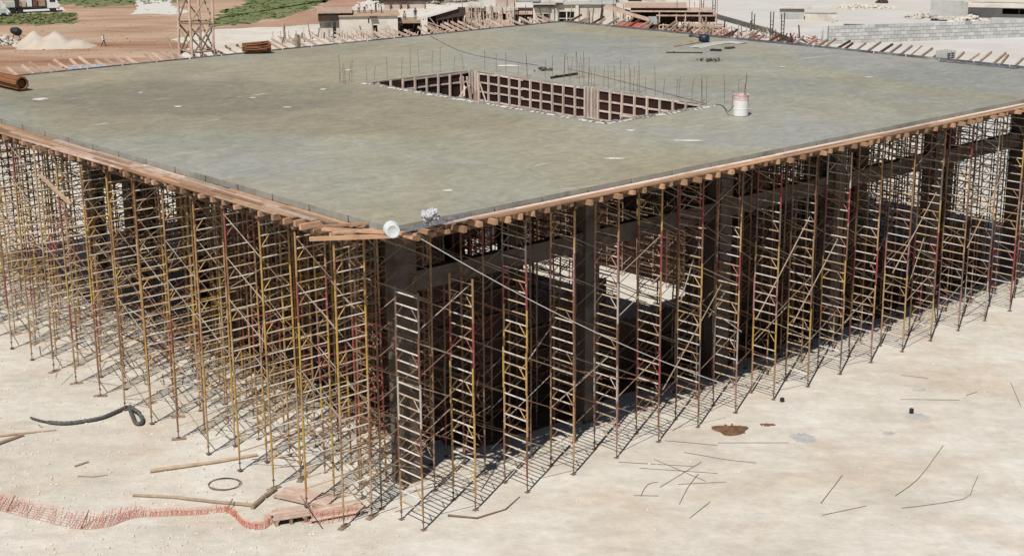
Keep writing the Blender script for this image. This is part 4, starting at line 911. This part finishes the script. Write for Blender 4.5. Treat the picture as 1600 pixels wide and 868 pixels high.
# centre building with two dark windows
f = Far('block_building', 'grey unfinished building with two dark window openings at centre', 'building', 880, 45)
f.wall('wall', 833, 962, 8, 45, .3, .3, [(836.5, 860, 22, 39), (873.5, 897, 19, 37)], 'wall_pale')
for a, (x0, x1, y0, y1) in enumerate(((836.5, 860, 22, 39), (873.5, 897, 19, 37))):
    fr = f.box('window_frame', (x0 + x1) / 2 - .8, (x0 + x1) / 2 + .8, y0, y1, .35, .5, 'wall_pale'); f.box('transom', x0, x1, (y0 + y1) / 2 + 1, (y0 + y1) / 2 + 2, .36, .46, 'wall_pale', fr)
    f.bar('prop', (x0 + 10, y1), (x1, (y0 + y1) / 2), .1, .2, .06, 'timber', fr)
f.box('lintel', 834, 866, 9.5, 12.2, -.3, .28, 'dark_form'); f.box('lintel', 868, 880, 5.5, 7.5, -.3, .28, 'dark_form'); f.box('roof', 832, 963, 6.4, 7.9, -.1, 8, 'wall_grey'); f.box('back_wall', 833, 962, 8, 45, 7.6, 7.9, 'wall_pale')
f.box('pilaster', 862, 866, 12.4, 45, -.1, .28, 'wall_grey'); f.box('pilaster', 899, 904, 9, 45, -.1, .28, 'wall_pale')
f.box('upper_wall', 800, 880, -6, 6.2, 2.5, 2.8, 'wall_pale'); f.box('sheet_roof', 806, 843, -1, 4.3, 1.2, 2.3, 'blue_grey'); f.box('upper_wall', 886, 922, -6, 6.2, 3.0, 3.3, 'wall_pale')
f.box('dark_post', 917, 920, 14, 45, -.2, .2, 'timber_grey'); f.bar('dark_post', (936, 44), (941, 11), -.2, .1, .14, 'dark_form'); f.box('side_wall', 803, 832.6, 15, 45, 2.6, 2.9, 'wall_pink'); f.box('side_opening', 807, 832, 24, 45, 2.3, 2.55, 'dark_form'); f.box('side_beam', 803, 832, 19.5, 23.5, .6, 2.2, 'timber_pink')
# ramped timber building right of centre
f = Far('timber_deck_building', 'layered timber decks and brown brick infill behind back corner', 'building', 1050, 52)
mb = MB(); quad(f, mb, [(942, 13), (1014, 33), (1014, 28), (948, 9)], -1.0, 2.2); mb.build('ramp', M['timber_pink'], f.t)
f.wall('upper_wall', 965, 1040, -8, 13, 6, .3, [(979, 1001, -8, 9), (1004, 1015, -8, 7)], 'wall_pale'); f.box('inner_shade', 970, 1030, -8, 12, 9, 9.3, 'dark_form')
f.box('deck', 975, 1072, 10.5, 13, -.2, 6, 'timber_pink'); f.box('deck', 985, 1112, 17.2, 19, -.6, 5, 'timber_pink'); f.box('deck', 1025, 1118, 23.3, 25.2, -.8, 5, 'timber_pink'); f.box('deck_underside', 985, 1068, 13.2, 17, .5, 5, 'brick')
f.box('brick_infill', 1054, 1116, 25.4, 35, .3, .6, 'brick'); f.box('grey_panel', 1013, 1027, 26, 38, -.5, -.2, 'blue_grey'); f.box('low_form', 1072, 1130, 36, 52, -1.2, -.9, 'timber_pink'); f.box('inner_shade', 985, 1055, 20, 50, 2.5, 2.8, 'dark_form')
for x in (1030, 1056, 1071, 1092, 1093.5, 1118): f.bar('post', (x, 52), (x + rf.uniform(-1, 1), rf.uniform(16, 24)), -.9, -.7, .10, 'timber_pink')
for x in (1036, 1084, 1104, 1128): f.bar('low_post', (x, 54), (x, 36), -1.5, -1.4, .12, 'timber_pink')
for y in (38, 44): f.bar('low_rail', (1030, y), (1130, y + 1), -1.5, -1.5, .08, 'timber_pink')
for k in range(16): x = 958 + k * 11; f.bar('plank', (x, 51), (x + rf.uniform(8, 16), rf.uniform(40, 45)), -3.2, -1.6, .09, rf.choice(('timber_pink', 'timber', 'red_paint') if k < 6 else ('timber_pink', 'timber')))
for x in (958, 962, 1057, 1076, 1092, 1119): f.bar('starter_bar', (x, 40), (x, rf.uniform(-6, 4)), .4, .4, .04, 'rebar_dark')
mb = MB(); quad(f, mb, [(962, 42), (1012, 44), (1012, 36), (966, 34)], -1.6, 1); mb.build('red_tarp', M['red_paint'], f.t)
# long dark kerb beam and bar cages
p0, p1 = g(1115, 28), g(1206, 54); p2 = g(1260, 78); mb = MB(); mb.beam(p0 + Vector((0, 0, .35)), p1 + Vector((0, 0, .35)), .5, .7); mb.beam(p1 + Vector((0, 0, .3)), p2 + Vector((0, 0, .3)), .46, .6)
tag(mb.build('ground_beam', M['dark_bar']), 'long dark ground beam running diagonally over white ground', 'beam')
for i, (x, by, h) in enumerate(((1097, 30, 3.2), (1115, 34, 3.4), (1176, 56, 3.0), (1205, 64, 3.8), (1222, 66, 4.0))):
    P = g(x, by); t = thing('rebar_cage', '%s upright dark rebar cage column beyond the back right edge, from left' % ORD[i], 'rebar cage', P)
    for a, c in ((-.16, -.16), (.16, -.16), (.16, .16), (-.16, .16)): MB().tube([(a, c, 0), (a * 1.3, c * 1.3, h + rf.uniform(-.3, .5))], .045, 5).build('bar', M['rebar_dark'], t)
    for k in range(6): z = .25 + k * h * .13; MB().tube([(-.2, -.2, z), (.2, -.2, z), (.2, .2, z), (-.2, .2, z), (-.2, -.2, z)], .03, 4, cap=False).build('stirrup', M['rebar_dark'], t)
# grey huts and low walls on the white ground
f = Far('block_hut', 'small plain grey block hut on the white ground', 'hut', 1243, 31); f.box('wall', 1218, 1256, 14, 31, 0, 4, 'wall_grey'); f.box('roof', 1216, 1268, 11.8, 13.8, -.4, 4.6, 'wall_pale'); f.box('door', 1256.4, 1263, 27.5, 31, .5, 2.2, 'dark_form')
f = Far('low_wall', 'low pale grey wall right of the block hut', 'wall', 1285, 34); f.box('wall', 1258, 1306, 21, 34, 0, .5, 'wall_pale'); f.box('coping', 1257, 1307, 19.6, 20.9, -.1, .6, 'wall_grey'); f.box('end_pier', 1298, 1303, 31, 44, -2.5, -1.5, 'wall_grey')
f = Far('wheelbarrow', 'dark wheelbarrow standing on the white ground behind block wall', 'wheelbarrow', 1332, 45.5)
mb = MB(); quad(f, mb, [(1321, 44), (1342, 44), (1345, 38.2), (1318, 38.2)], -.4, .5); mb.build('tray', M['hose'], f.t)
f.bar('handle', (1340, 39.5), (1350, 38), .4, .45, .05, 'timber_grey'); f.bar('handle', (1340, 39.5), (1350, 38), -.3, -.35, .05, 'timber_grey'); f.bar('leg', (1339, 44), (1339, 45.6), .3, .3, .04, 'dark'); f.bar('leg', (1339, 44), (1339, 45.6), -.3, -.3, .04, 'dark')
MB().lathe([(.0, -.06), (.22, -.06), (.25, 0), (.22, .06), (0, .06)], 12).build('wheel', M['dark'], f.t, loc=(f.X(1322), 0, .25)).rotation_euler = (R(90), 0, 0)
# block wall: every block in view is its own piece
f = Far('block_wall', 'long low wall of grey concrete blocks on the right', 'wall', 1295, 69.5, turn=0)
L0, L1 = g(1294, 69.5), g(1640, 57); d = L1 - L0; ln = d.length; f.t.location = L0; f.t.rotation_euler = (0, 0, math.atan2(d.y, d.x))
bw, bh = .98, .50; bm = {}
MB().box(0, ln, .06, .4, 0, bh * 5 - .03).build('mortar_core', M['mortar'], f.t)
for q in (1.0, .5): bm[q] = MB().box(.022, bw * q - .022, 0, .3, .022, bh - .022).mesh('block', M['block'])
nb = int(ln / bw)
for c in range(5):
    for k in range(nb + (c % 2)):
        x = k * bw - (bw / 2 if c % 2 else 0)
        if c == 4 and (6 < k < 9 or 20 < k < 22): continue
        if x < 0: ob('block', bm[.5], f.t, (0, rf.uniform(-.012, .012), c * bh))
        else: ob('block', bm[1.0], f.t, (x, rf.uniform(-.012, .012), c * bh))
# building at the upper right
f = Far('slab_house', 'grey house with roof slab and dark opening at top right', 'house', 1540, 37)
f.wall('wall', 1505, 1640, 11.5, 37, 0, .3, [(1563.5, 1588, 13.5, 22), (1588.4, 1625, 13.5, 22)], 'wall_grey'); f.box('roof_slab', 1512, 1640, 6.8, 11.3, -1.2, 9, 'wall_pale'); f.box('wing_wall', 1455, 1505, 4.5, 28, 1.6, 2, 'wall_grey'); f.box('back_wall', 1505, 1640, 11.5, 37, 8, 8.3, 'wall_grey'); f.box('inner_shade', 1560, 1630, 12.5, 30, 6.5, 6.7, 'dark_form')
f.box('parapet', 1487, 1512, -4, 4.2, 3, 3.3, 'white'); f.box('parapet', 1516, 1640, -3, 3.5, 2, 2.4, 'wall_pale'); f.box('step', 1548, 1640, 27, 37, -2.2, -.02, 'wall_grey')
# rubble heaps
def heap(name, x0, x1, y0, y1, n, rmax, m, label, cat, h=1.0, seed=1):
    rr = random.Random(seed); c = g((x0 + x1) / 2, y1); s_ = F_PX / (c - CAM).dot(fw); hw = (x1 - x0) / 2 / s_; hh = (y1 - y0) / s_ * h; mb = MB()
    for k in range(n):
        a = rr.gauss(0, .42); bq = rr.gauss(0, .42)
        if abs(a) > 1 or abs(bq) > 1: continue
        z = max(0, 1 - math.hypot(a, bq)) * hh * rr.random(); mb.rock((a * hw, bq * hw * .8, z), rr.uniform(.3, 1) * rmax, .8, rnd=rr)
    o = mb.build(name, M[m], loc=c); o['kind'] = 'stuff'; o['label'] = label; o['category'] = cat; return o
heap('rubble', 1410, 1492, 17, 28, 170, .5, 'rubble', 'pale rubble with dark scraps on white ground behind wall', 'rubble', .8, 1); heap('rubble', 1478, 1556, 22, 37, 170, .55, 'rubble', 'pale limestone rubble heap in front of the grey house', 'rubble', .9, 2)
heap('rubble', 1300, 1400, -4, 12, 150, .6, 'rubble', 'grey rubble strip on the far white ground at top', 'rubble', .3, 3); heap('rubble', -25, 34, 44, 70, 160, .45, 'rubble', 'pale stone rubble beside the sand pile at left', 'rubble', .7, 5)
heap('dark_scrap', 1412, 1450, 20, 27, 40, .4, 'rebar_dark', 'dark scrap lumps along the rubble behind the wall', 'scrap', .6, 6); heap('dark_scrap', 1372, 1386, -2, 5, 26, .7, 'dark_form', 'dark scrap pile at the top beyond the rubble', 'scrap', 1.2, 7)
# sand pile with two peaks
c = g(80, 75); s_ = F_PX / (c - CAM).dot(fw); mb = MB(); n = 34; vs_ = []; rr = random.Random(6)
for j in range(n):
    for i in range(n):
        x = (i / (n - 1) - .5) * 12; y = (j / (n - 1) - .5) * 12
        h = max(0, 2.25 - math.hypot(x - .1, y) * .55, 2.35 - math.hypot(x + 3.0, y - 1.2) * .75, 1.3 - math.hypot(x - 3.2, y + .3) * .42, 1.5 - math.hypot(x + 2.0, y + 1.2) * .5) + rr.uniform(-.09, .09) + (.16 * math.sin(x * 1.7 + y) + .12 * math.sin(y * 2.3 - x * .8) if abs(x) < 4.5 and abs(y) < 3.5 else 0) * .6
        vs_.append((x, y + 1.5, max(-.06, h - .12)))
mb.add(vs_, [(j * n + i, j * n + i + 1, (j + 1) * n + i + 1, (j + 1) * n + i) for j in range(n - 1) for i in range(n - 1)])
tag(mb.build('sand_pile', M['sand'], loc=c, smooth=True), 'pale sand pile with two peaks on the red dirt', 'sand pile')
# overturned dark mixer on the rubble
f = Far('concrete_mixer', 'dark concrete mixer on legs among rubble at far left', 'mixer', 26, 64)
mb = MB(); mb.tube([(-.75, 0, 1.45), (-.45, 0, 1.5), (.1, 0, 1.35), (.6, 0, 1.1), (.75, 0, 1.0)], [.28, .46, .62, .5, .25], 12); mb.build('drum', M['dark'], f.t)
for a in (-.5, .5):
    for c_ in (-.35, .35): MB().tube([(a * 1.2, c_ * 1.2, 0), (a * .5, c_, 1.2)], .05, 5).build('leg', M['rebar_dark'], f.t)
MB().tube([(.5, -.5, .9), (1.2, -.5, .75)], .05, 5).build('tow_bar', M['rebar_dark'], f.t)
# trucks
f = Far('flatbed_truck', 'white cab flatbed truck with dark bed at upper left', 'truck', 52, 20)
def V(x0, x1, y0, y1, z0, z1): return MB().box(x0, x1, y0, y1, z0, z1)
t = f.t; t.rotation_euler.z += R(6)
mb = MB(); prof = [(2.3, .75), (4.15, .75), (4.25, 1.2), (4.1, 1.75), (3.75, 2.75), (2.5, 2.8), (2.3, 2.6)]
mb.add([(x, y, z) for y in (-1.15, 1.15) for x, z in prof], [tuple(range(7)), tuple(range(13, 6, -1))] + [(i, i + 7, (i + 1) % 7 + 7, (i + 1) % 7) for i in range(7)]); cab = mb.build('cab', M['truck_white'], t)
MB().add([(4.14, -1.0, 1.8), (4.14, 1.0, 1.8), (3.83, .95, 2.62), (3.83, -.95, 2.62)], [(0, 1, 2, 3)]).build('windscreen', M['glass'], cab); V(2.75, 3.7, -1.17, -1.155, 1.75, 2.5).build('side_window', M['glass'], cab); V(4.1, 4.3, -1.1, 1.1, .55, .85).build('bumper', M['dark'], cab)
V(-4.4, 4.0, -.5, .5, .6, .8).build('chassis', M['dark'], t); V(-4.6, 2.1, -1.2, 1.2, .95, 1.12).build('bed', M['dark'], t)
for x in (3.3, -2.2, -3.3):
    for y in (-1.0, 1.0):
        w_ = MB().lathe([(0, -.14), (.42, -.14), (.48, -.1), (.48, .1), (.42, .14), (0, .14)], 14).build('wheel', M['dark'], t, loc=(x, y, .48)); w_.rotation_euler = (R(90), 0, 0)
for x0, x1, h, m in ((-4.4, -3.0, 1.5, 'truck_green'), (-2.9, -2.2, 2.2, 'dark_form'), (-1.9, -1.2, 1.7, 'timber_pink'), (-1.0, -.2, 2.3, 'truck_white'), (0, .7, 2.0, 'brick'), (.9, 2.0, 2.4, 'timber')): V(x0, x1, -1.0, 1.0, 1.13, 1.13 + h * .6).build('cargo', M[m], t)
V(2.02, 2.12, -1.15, 1.15, 1.12, 2.3).build('headboard', M['dark'], t)
f = Far('box_van', 'pale green and white van parked at the left frame edge', 'van', -6, 26); t = f.t; t.rotation_euler.z += R(4)
mb = MB(); prof = [(-4.0, .5), (1.9, .5), (2.05, 1.1), (1.7, 1.4), (1.1, 2.5), (.4, 2.7), (-4.0, 2.7)]
mb.add([(x, y, z) for y in (-1.0, 1.0) for x, z in prof], [tuple(range(7)), tuple(range(13, 6, -1))] + [(i, i + 7, (i + 1) % 7 + 7, (i + 1) % 7) for i in range(7)]); bd = mb.build('body', M['truck_white'], t)
V(-.2, .7, -1.02, -1.005, 1.45, 2.3).build('side_window', M['glass'], bd); V(.5, 1.6, -1.03, -1.006, .6, 1.35).build('door_panel', M['truck_green'], bd)
for x in (1.2, -2.8):
    for y in (-.9, .9): w_ = MB().lathe([(0, -.12), (.34, -.12), (.38, 0), (.34, .12), (0, .12)], 14).build('wheel', M['dark'], t, loc=(x, y, .38)); w_.rotation_euler = (R(90), 0, 0)
# bushes behind the buildings
def bush(x, y, wd, h, label, seed):
    rr = random.Random(seed); P = g(x, y); t = thing('bush', label, 'bush', P, group='bushes behind the buildings')
    for k in range(4): a = rr.random() * 6.28; MB().tube([(0, 0, 0), (math.cos(a) * wd * .2, math.sin(a) * wd * .2, h * .4), (math.cos(a) * wd * .45, math.sin(a) * wd * .45, h * .8)], [.09, .06, .02], 5).build('stem', M['timber_grey'], t)
    mb = MB(); cl = [(rr.uniform(-.7, .7) * wd, rr.uniform(-.7, .7) * wd, rr.uniform(.3, .8) * h, rr.uniform(.3, .55)) for _ in range(9)]
    for k in range(700):
        c = rr.choice(cl); q = Vector((rr.gauss(0, 1), rr.gauss(0, 1), rr.gauss(0, 1))).normalized() * c[3] * rr.uniform(.4, 1.05); p = Vector((c[0] + q.x * wd * .7, c[1] + q.y * wd * .7, max(.1, c[2] + q.z * h * .6)))
        a = Vector((rr.gauss(0, 1), rr.gauss(0, 1), rr.gauss(0, .6))).normalized() * .22; b_ = a.cross(Vector((rr.random(), rr.random(), 1))).normalized() * .13
        mb.add([p - a, p + b_, p + a, p - b_], [(0, 1, 2, 3)])
    mb.build('foliage', M['leaf'], t)
for i, (x, y, wd, h) in enumerate(((596, 6, 3, 1.6), (622, 5, 3.5, 2.2), (648, 4, 3, 2.0), (672, 6, 3, 2.0), (700, 4, 3.5, 2.8), (728, 3, 3, 2.5), (930, 10, 2.2, 2.2), (960, 4, 2.5, 2.0))): bush(x, y, wd, h, 'green bush behind the far buildings, %s from the left' % ORD[i], 50 + i)
# people
def person(P, rz, label, shirt, pose, hat='white', h=1.72):
    me = bpy.data.meshes.new('b'); k = h / 1.72
    st = .22 if pose == 'walk' else .06
    J = dict(pel=(0, 0, .95), ch=(.02, 0, 1.28), nk=(.03, 0, 1.45), hd=(.05, 0, 1.60), tp=(.05, 0, 1.70), lh=(0, .10, .90), lk=(st * .8, .11, .5), la=(st, .11, .08), lf=(st + .16, .12, .04), rh=(0, -.10, .90), rk=(-st * .3, -.11, .5), ra=(-st * 1.4, -.11, .09), rf=(-st * 1.4 + .16, -.12, .04),
             ls=(.02, .19, 1.38), le=(-st * .5, .25, 1.1), lw=(.10, .25, .88), lhd=(.14, .24, .80), rs=(.02, -.19, 1.38), re=(st * .3, -.25, 1.1), rw=(st + .1, -.24, .9), rhd=(st + .15, -.23, .83))
    if pose == 'bend':
        for n_ in ('ch', 'nk', 'hd', 'tp', 'ls', 'rs', 'le', 're', 'lw', 'rw', 'lhd', 'rhd'):
            x, y, z = J[n_]; dz = z - .95; J[n_] = (x + dz * .75, y, .95 + dz * .62)
        for n_ in ('le', 're', 'lw', 'rw', 'lhd', 'rhd'): x, y, z = J[n_]; J[n_] = (x + .35, y, z - .2)
    if pose == 'squat':
        for n_ in J:
            x, y, z = J[n_]
            if n_ in ('la', 'ra', 'lf', 'rf'): continue
            J[n_] = (x - .1, y, z - .45)
        J['lk'] = (.32, .13, .5); J['rk'] = (.30, -.13, .5)
    E_ = [('pel', 'ch'), ('ch', 'nk'), ('nk', 'hd'), ('hd', 'tp'), ('pel', 'lh'), ('lh', 'lk'), ('lk', 'la'), ('la', 'lf'), ('pel', 'rh'), ('rh', 'rk'), ('rk', 'ra'), ('ra', 'rf'), ('ch', 'ls'), ('ls', 'le'), ('le', 'lw'), ('lw', 'lhd'), ('ch', 'rs'), ('rs', 're'), ('re', 'rw'), ('rw', 'rhd')]
    RAD = dict(pel=(.16, .13), ch=(.17, .13), nk=(.06, .06), hd=(.10, .09), tp=(.07, .07), lh=(.10, .10), rh=(.10, .10), lk=(.07, .07), rk=(.07, .07), la=(.05, .05), ra=(.05, .05), lf=(.045, .035), rf=(.045, .035), ls=(.08, .08), rs=(.08, .08), le=(.05, .05), re=(.05, .05), lw=(.035, .035), rw=(.035, .035), lhd=(.04, .03), rhd=(.04, .03))
    names = list(J); me.from_pydata([tuple(c * k for c in J[n_]) for n_ in names], [(names.index(a), names.index(c)) for a, c in E_], [])
    o = bpy.data.objects.new('person', me); COL.objects.link(o); md = o.modifiers.new('s', 'SKIN'); sd = o.modifiers.new('d', 'SUBSURF'); sd.levels = 1
    if not me.skin_vertices: me.attributes
    for i, n_ in enumerate(names):
        v = me.skin_vertices[0].data[i]; v.radius = tuple(q * k for q in RAD[n_]); v.use_root = (n_ == 'pel')
    dg = bpy.context.evaluated_depsgraph_get(); nm = bpy.data.meshes.new_from_object(o.evaluated_get(dg)); o.modifiers.clear(); o.data = nm
    for m_ in (M['trouser'], M[shirt], M['skin']): nm.materials.append(m_)
    hz, wz = J['nk'][2] * k, J['pel'][2] * k
    for p_ in nm.polygons:
        c = p_.center; p_.use_smooth = True; arm = abs(c.y) > .17 * k
        dhead = (c - Vector(J['hd']) * k).length
        p_.material_index = 2 if dhead < .16 * k or (arm and (c - Vector(J['lhd']) * k).length < .2 * k) or (arm and (c - Vector(J['rhd']) * k).length < .2 * k) else 1 if (c.z > wz - .04 or (arm and c.z > wz - .3)) and pose != 'squat' or (pose == 'squat' and (c.z > wz - .02)) else 0
    o.location = P; o.rotation_euler = (0, 0, rz); tag(o, label, 'person')
    hx, hy, hzz = (Vector(J['hd']) * k)
    MB().lathe([(.0, .13), (.09, .11), (.125, .03), (.13, -.01), (.17, -.02), (.17, -.03), (0, -.03)][::-1], 12, (hx, hy, hzz + .06)).build('hat', M[hat if hat in M else 'white'], o)
    return o
person(g(162, 73), R(-20), 'person in white shirt and dark trousers walking over red dirt', 'shirt_white', 'walk', 'timber')
fb = Far('x', 'x', 'x', 560, 60); bpy.data.objects.remove(fb.t)
base = g(560, 60); az_ = math.atan2(-base.x, base.y); DZ = fb.Z(23.8)
for x, d_, sh, po, hat, lb, rz in ((562, 2.0, 'shirt_white', 'stand', 'white', 'person in white standing leftmost on the building deck', -60), (571, 2.6, 'shirt_lilac', 'bend', 'white', 'person in pale lilac bending over on the building deck', -30), (581, 2.2, 'shirt_white', 'squat', 'timber', 'person in white squatting at the middle of deck', 30), (589, 3.0, 'shirt_dark', 'stand', 'white', 'person in dark shirt standing on the building deck', 170), (598, 2.5, 'shirt_lilac', 'bend', 'white', 'person in pale top bending at right end of deck', 200)):
    q = Matrix.Rotation(az_, 3, 'Z') @ Vector((fb.X(x), d_, 0)); person(base + q + Vector((0, 0, DZ)), R(rz), lb, sh, po, hat, 1.6)
base2 = g(635, 57); s2 = F_PX / (base2 - CAM).dot(fw); az2 = math.atan2(-base2.x, base2.y)
for x, d_, sh, po, hat, lb, rz in ((633, 1.5, 'shirt_tan', 'squat', 'dark', 'person in tan squatting on the canopy roof', -80), (650, 1.8, 'shirt_dark', 'stand', 'dark', 'person in dark clothes standing on the canopy roof', -100)):
    q = Matrix.Rotation(az2, 3, 'Z') @ Vector(((x - 635) / s2, d_, 0)); person(base2 + q + Vector((0, 0, (57 - 32.5) / s2)), R(rz), lb, sh, po, hat, 1.6)
for x, y, sh, po, lb in ((812, 44, 'shirt_white', 'stand', 'person in white standing by dark side opening, leftmost'), (822, 44, 'shirt_lilac', 'bend', 'person in pale lilac bending beside dark side opening'), (830, 44, 'shirt_white', 'walk', 'person in white walking beside the dark window opening')):
    person(g(x, y), R(random.uniform(0, 300)), lb, sh, po, 'white')

# loose bracing tubes lashed at odd angles through the left and right rows
rb = random.Random(77)
for i in range(30):
    v_ = 2.5 + i * 1.3 + rb.uniform(-.5, .5); z_ = rb.uniform(.2, 1) * rb.uniform(.5, 7); dv = rb.uniform(1.5, 3.2) * rb.choice((-1, 1)); mb = MB(); a, c = W(rb.uniform(-1.0, 3.5), v_, z_), W(rb.uniform(-1.0, 4.5), min(LV, max(1, v_ + dv)), z_ + rb.uniform(1.0, 2.6)); mb.tube([a, a.lerp(c, .5) - Vector((0, 0, .02)), c], .026, 6)
    tag(mb.build('bracing_tube', M['brace']), 'loose slanting brace tube behind left face, %s from the near corner' % (ORD[i] if i < 22 else ['twenty-third', 'twenty-fourth', 'twenty-fifth', 'twenty-sixth', 'twenty-seventh', 'twenty-eighth', 'twenty-ninth', 'thirtieth'][i - 22]), 'tube', 'loose brace tubes')
for i in range(20):
    u_ = 2.0 + i * 2.2 + rb.uniform(-.8, .8); z_ = rb.uniform(.4, 6.5); mb = MB(); a, c = W(u_, rb.uniform(-.3, 1.2), z_), W(u_ + rb.uniform(1.5, 3.4) * rb.choice((-1, 1)), rb.uniform(-.2, 3.4), z_ + rb.uniform(.8, 2.4)); mb.tube([a, a.lerp(c, .5) - Vector((0, 0, .02)), c], .025, 6)
    tag(mb.build('bracing_tube', M['brace']), 'loose slanting brace tube behind right face, %s from the near corner' % ORD[i], 'tube', 'loose brace tubes')
TENS = ['', '', 'twenty', 'thirty', 'forty', 'fifty', 'sixty']
def ordw(n): return ORD[n - 1] if n <= 20 else TENS[n // 10] + '-' + ORD[n % 10 - 1] if n % 10 else {30: 'thirtieth', 40: 'fortieth', 50: 'fiftieth'}[n]
for i in range(54):
    v_ = 1.5 + i * .72 + rb.uniform(-.4, .4); z_ = rb.uniform(.06, 2.6); a = W(rb.uniform(-1.3, 4.5), v_, z_); an = rb.uniform(0, 6.28); l_ = rb.uniform(1.2, 3.0); mb = MB()
    c = a + UA * math.cos(an) * l_ * .7 + VA * math.sin(an) * l_ + Vector((0, 0, rb.uniform(-z_ * .8, 1.5))); c.z = max(.05, c.z); mb.tube([a, a.lerp(c, .5) - Vector((0, 0, .015)), c], rb.uniform(.016, .024), 5)
    tag(mb.build('low_tube', M['brace']), 'thin low tube lashed near the ground behind left face, %s from corner' % ordw(i + 1), 'tube', 'low brace tubes along the left face')
# bars and posts rising over the far buildings
for i, (x, y) in enumerate([(706 + k * 17 + rb.uniform(-5, 5), 46 - k * .1) for k in range(24)]):
    P = g(x, y); h = rb.uniform(3.0, 5.2); mb = MB(); mb.tube([P, P + Vector((rb.uniform(-.15, .15), 0, h * .5)), P + Vector((rb.uniform(-.3, .3), 0, h))], rb.uniform(.035, .07), 5)
    tag(mb.build('site_post', M[rb.choice(('rebar_dark', 'timber_pink', 'timber_grey'))]), 'thin upright site post before the far buildings, %s from left' % ordw(i + 1), 'post', 'site posts before the far buildings')
# timber and bar clutter on the ground beyond the back edges
def clutter(name, x0, x1, yf, n, label, seed, mats):
    rr = random.Random(seed); t = thing(name, label, 'timber clutter', g((x0 + x1) / 2, yf(.5))); o0 = t.location.copy(); bs = {m: MB() for m in mats}
    for k in range(n):
        q = rr.random(); P = g(x0 + (x1 - x0) * q, yf(q) - rr.uniform(0, 9)) - o0; m = rr.choice(mats); a = rr.uniform(0, 6.28); l_ = rr.uniform(.6, 2.4); up_ = rr.random() < .3 and m != 'red_paint'
        e = Vector((math.cos(a) * l_, math.sin(a) * l_, rr.uniform(.1, 1.0))) if not up_ else Vector((rr.uniform(-.4, .4), rr.uniform(-.4, .4), rr.uniform(1, 2.6)))
        bs[m].beam(P + Vector((0, 0, .15)), P + e + Vector((0, 0, .15)), rr.uniform(.08, .25), rr.uniform(.05, .12))
    for m in mats: o = bs[m].build('pieces', M[m], t); o['kind'] = 'stuff'
clutter('timber_clutter', 955, 1135, lambda q: 47 + 14 * q, 150, 'jumbled timber and boards beyond the back corner of slab', 1, ('timber_pink', 'timber', 'timber_grey', 'red_paint', 'dark_form'))
clutter('timber_clutter', 1135, 1290, lambda q: 62 + 12 * q, 80, 'grey timber and scrap scattered beyond the back right edge', 2, ('timber_grey', 'dark_form', 'wall_grey', 'red_paint'))
clutter('timber_clutter', 440, 620, lambda q: 72 - 12 * q, 70, 'thin timbers and forms scattered before the pale building', 3, ('timber_pink', 'timber_grey', 'wall_grey'))
clutter('timber_clutter', 610, 830, lambda q: 58 - 13 * q, 130, 'jumble of props and boards below the sloping roof form', 4, ('timber_pink', 'timber', 'timber_grey', 'dark_form', 'wall_pale'))
mb = MB(); rr = random.Random(15)
for k in range(420):
    x, y = rr.uniform(0, 330), rr.uniform(8, 105)
    if y > 112 - x * .09: continue
    P = g(x, y); mb.rock((P.x, P.y, .05), rr.choice((.06, .09, .12, .2)), .6, rnd=rr)
o = mb.build('dirt_clods', M['red_track']); o['kind'] = 'stuff'; o['label'] = 'loose red clods over the dirt yard at left'; o['category'] = 'clods'
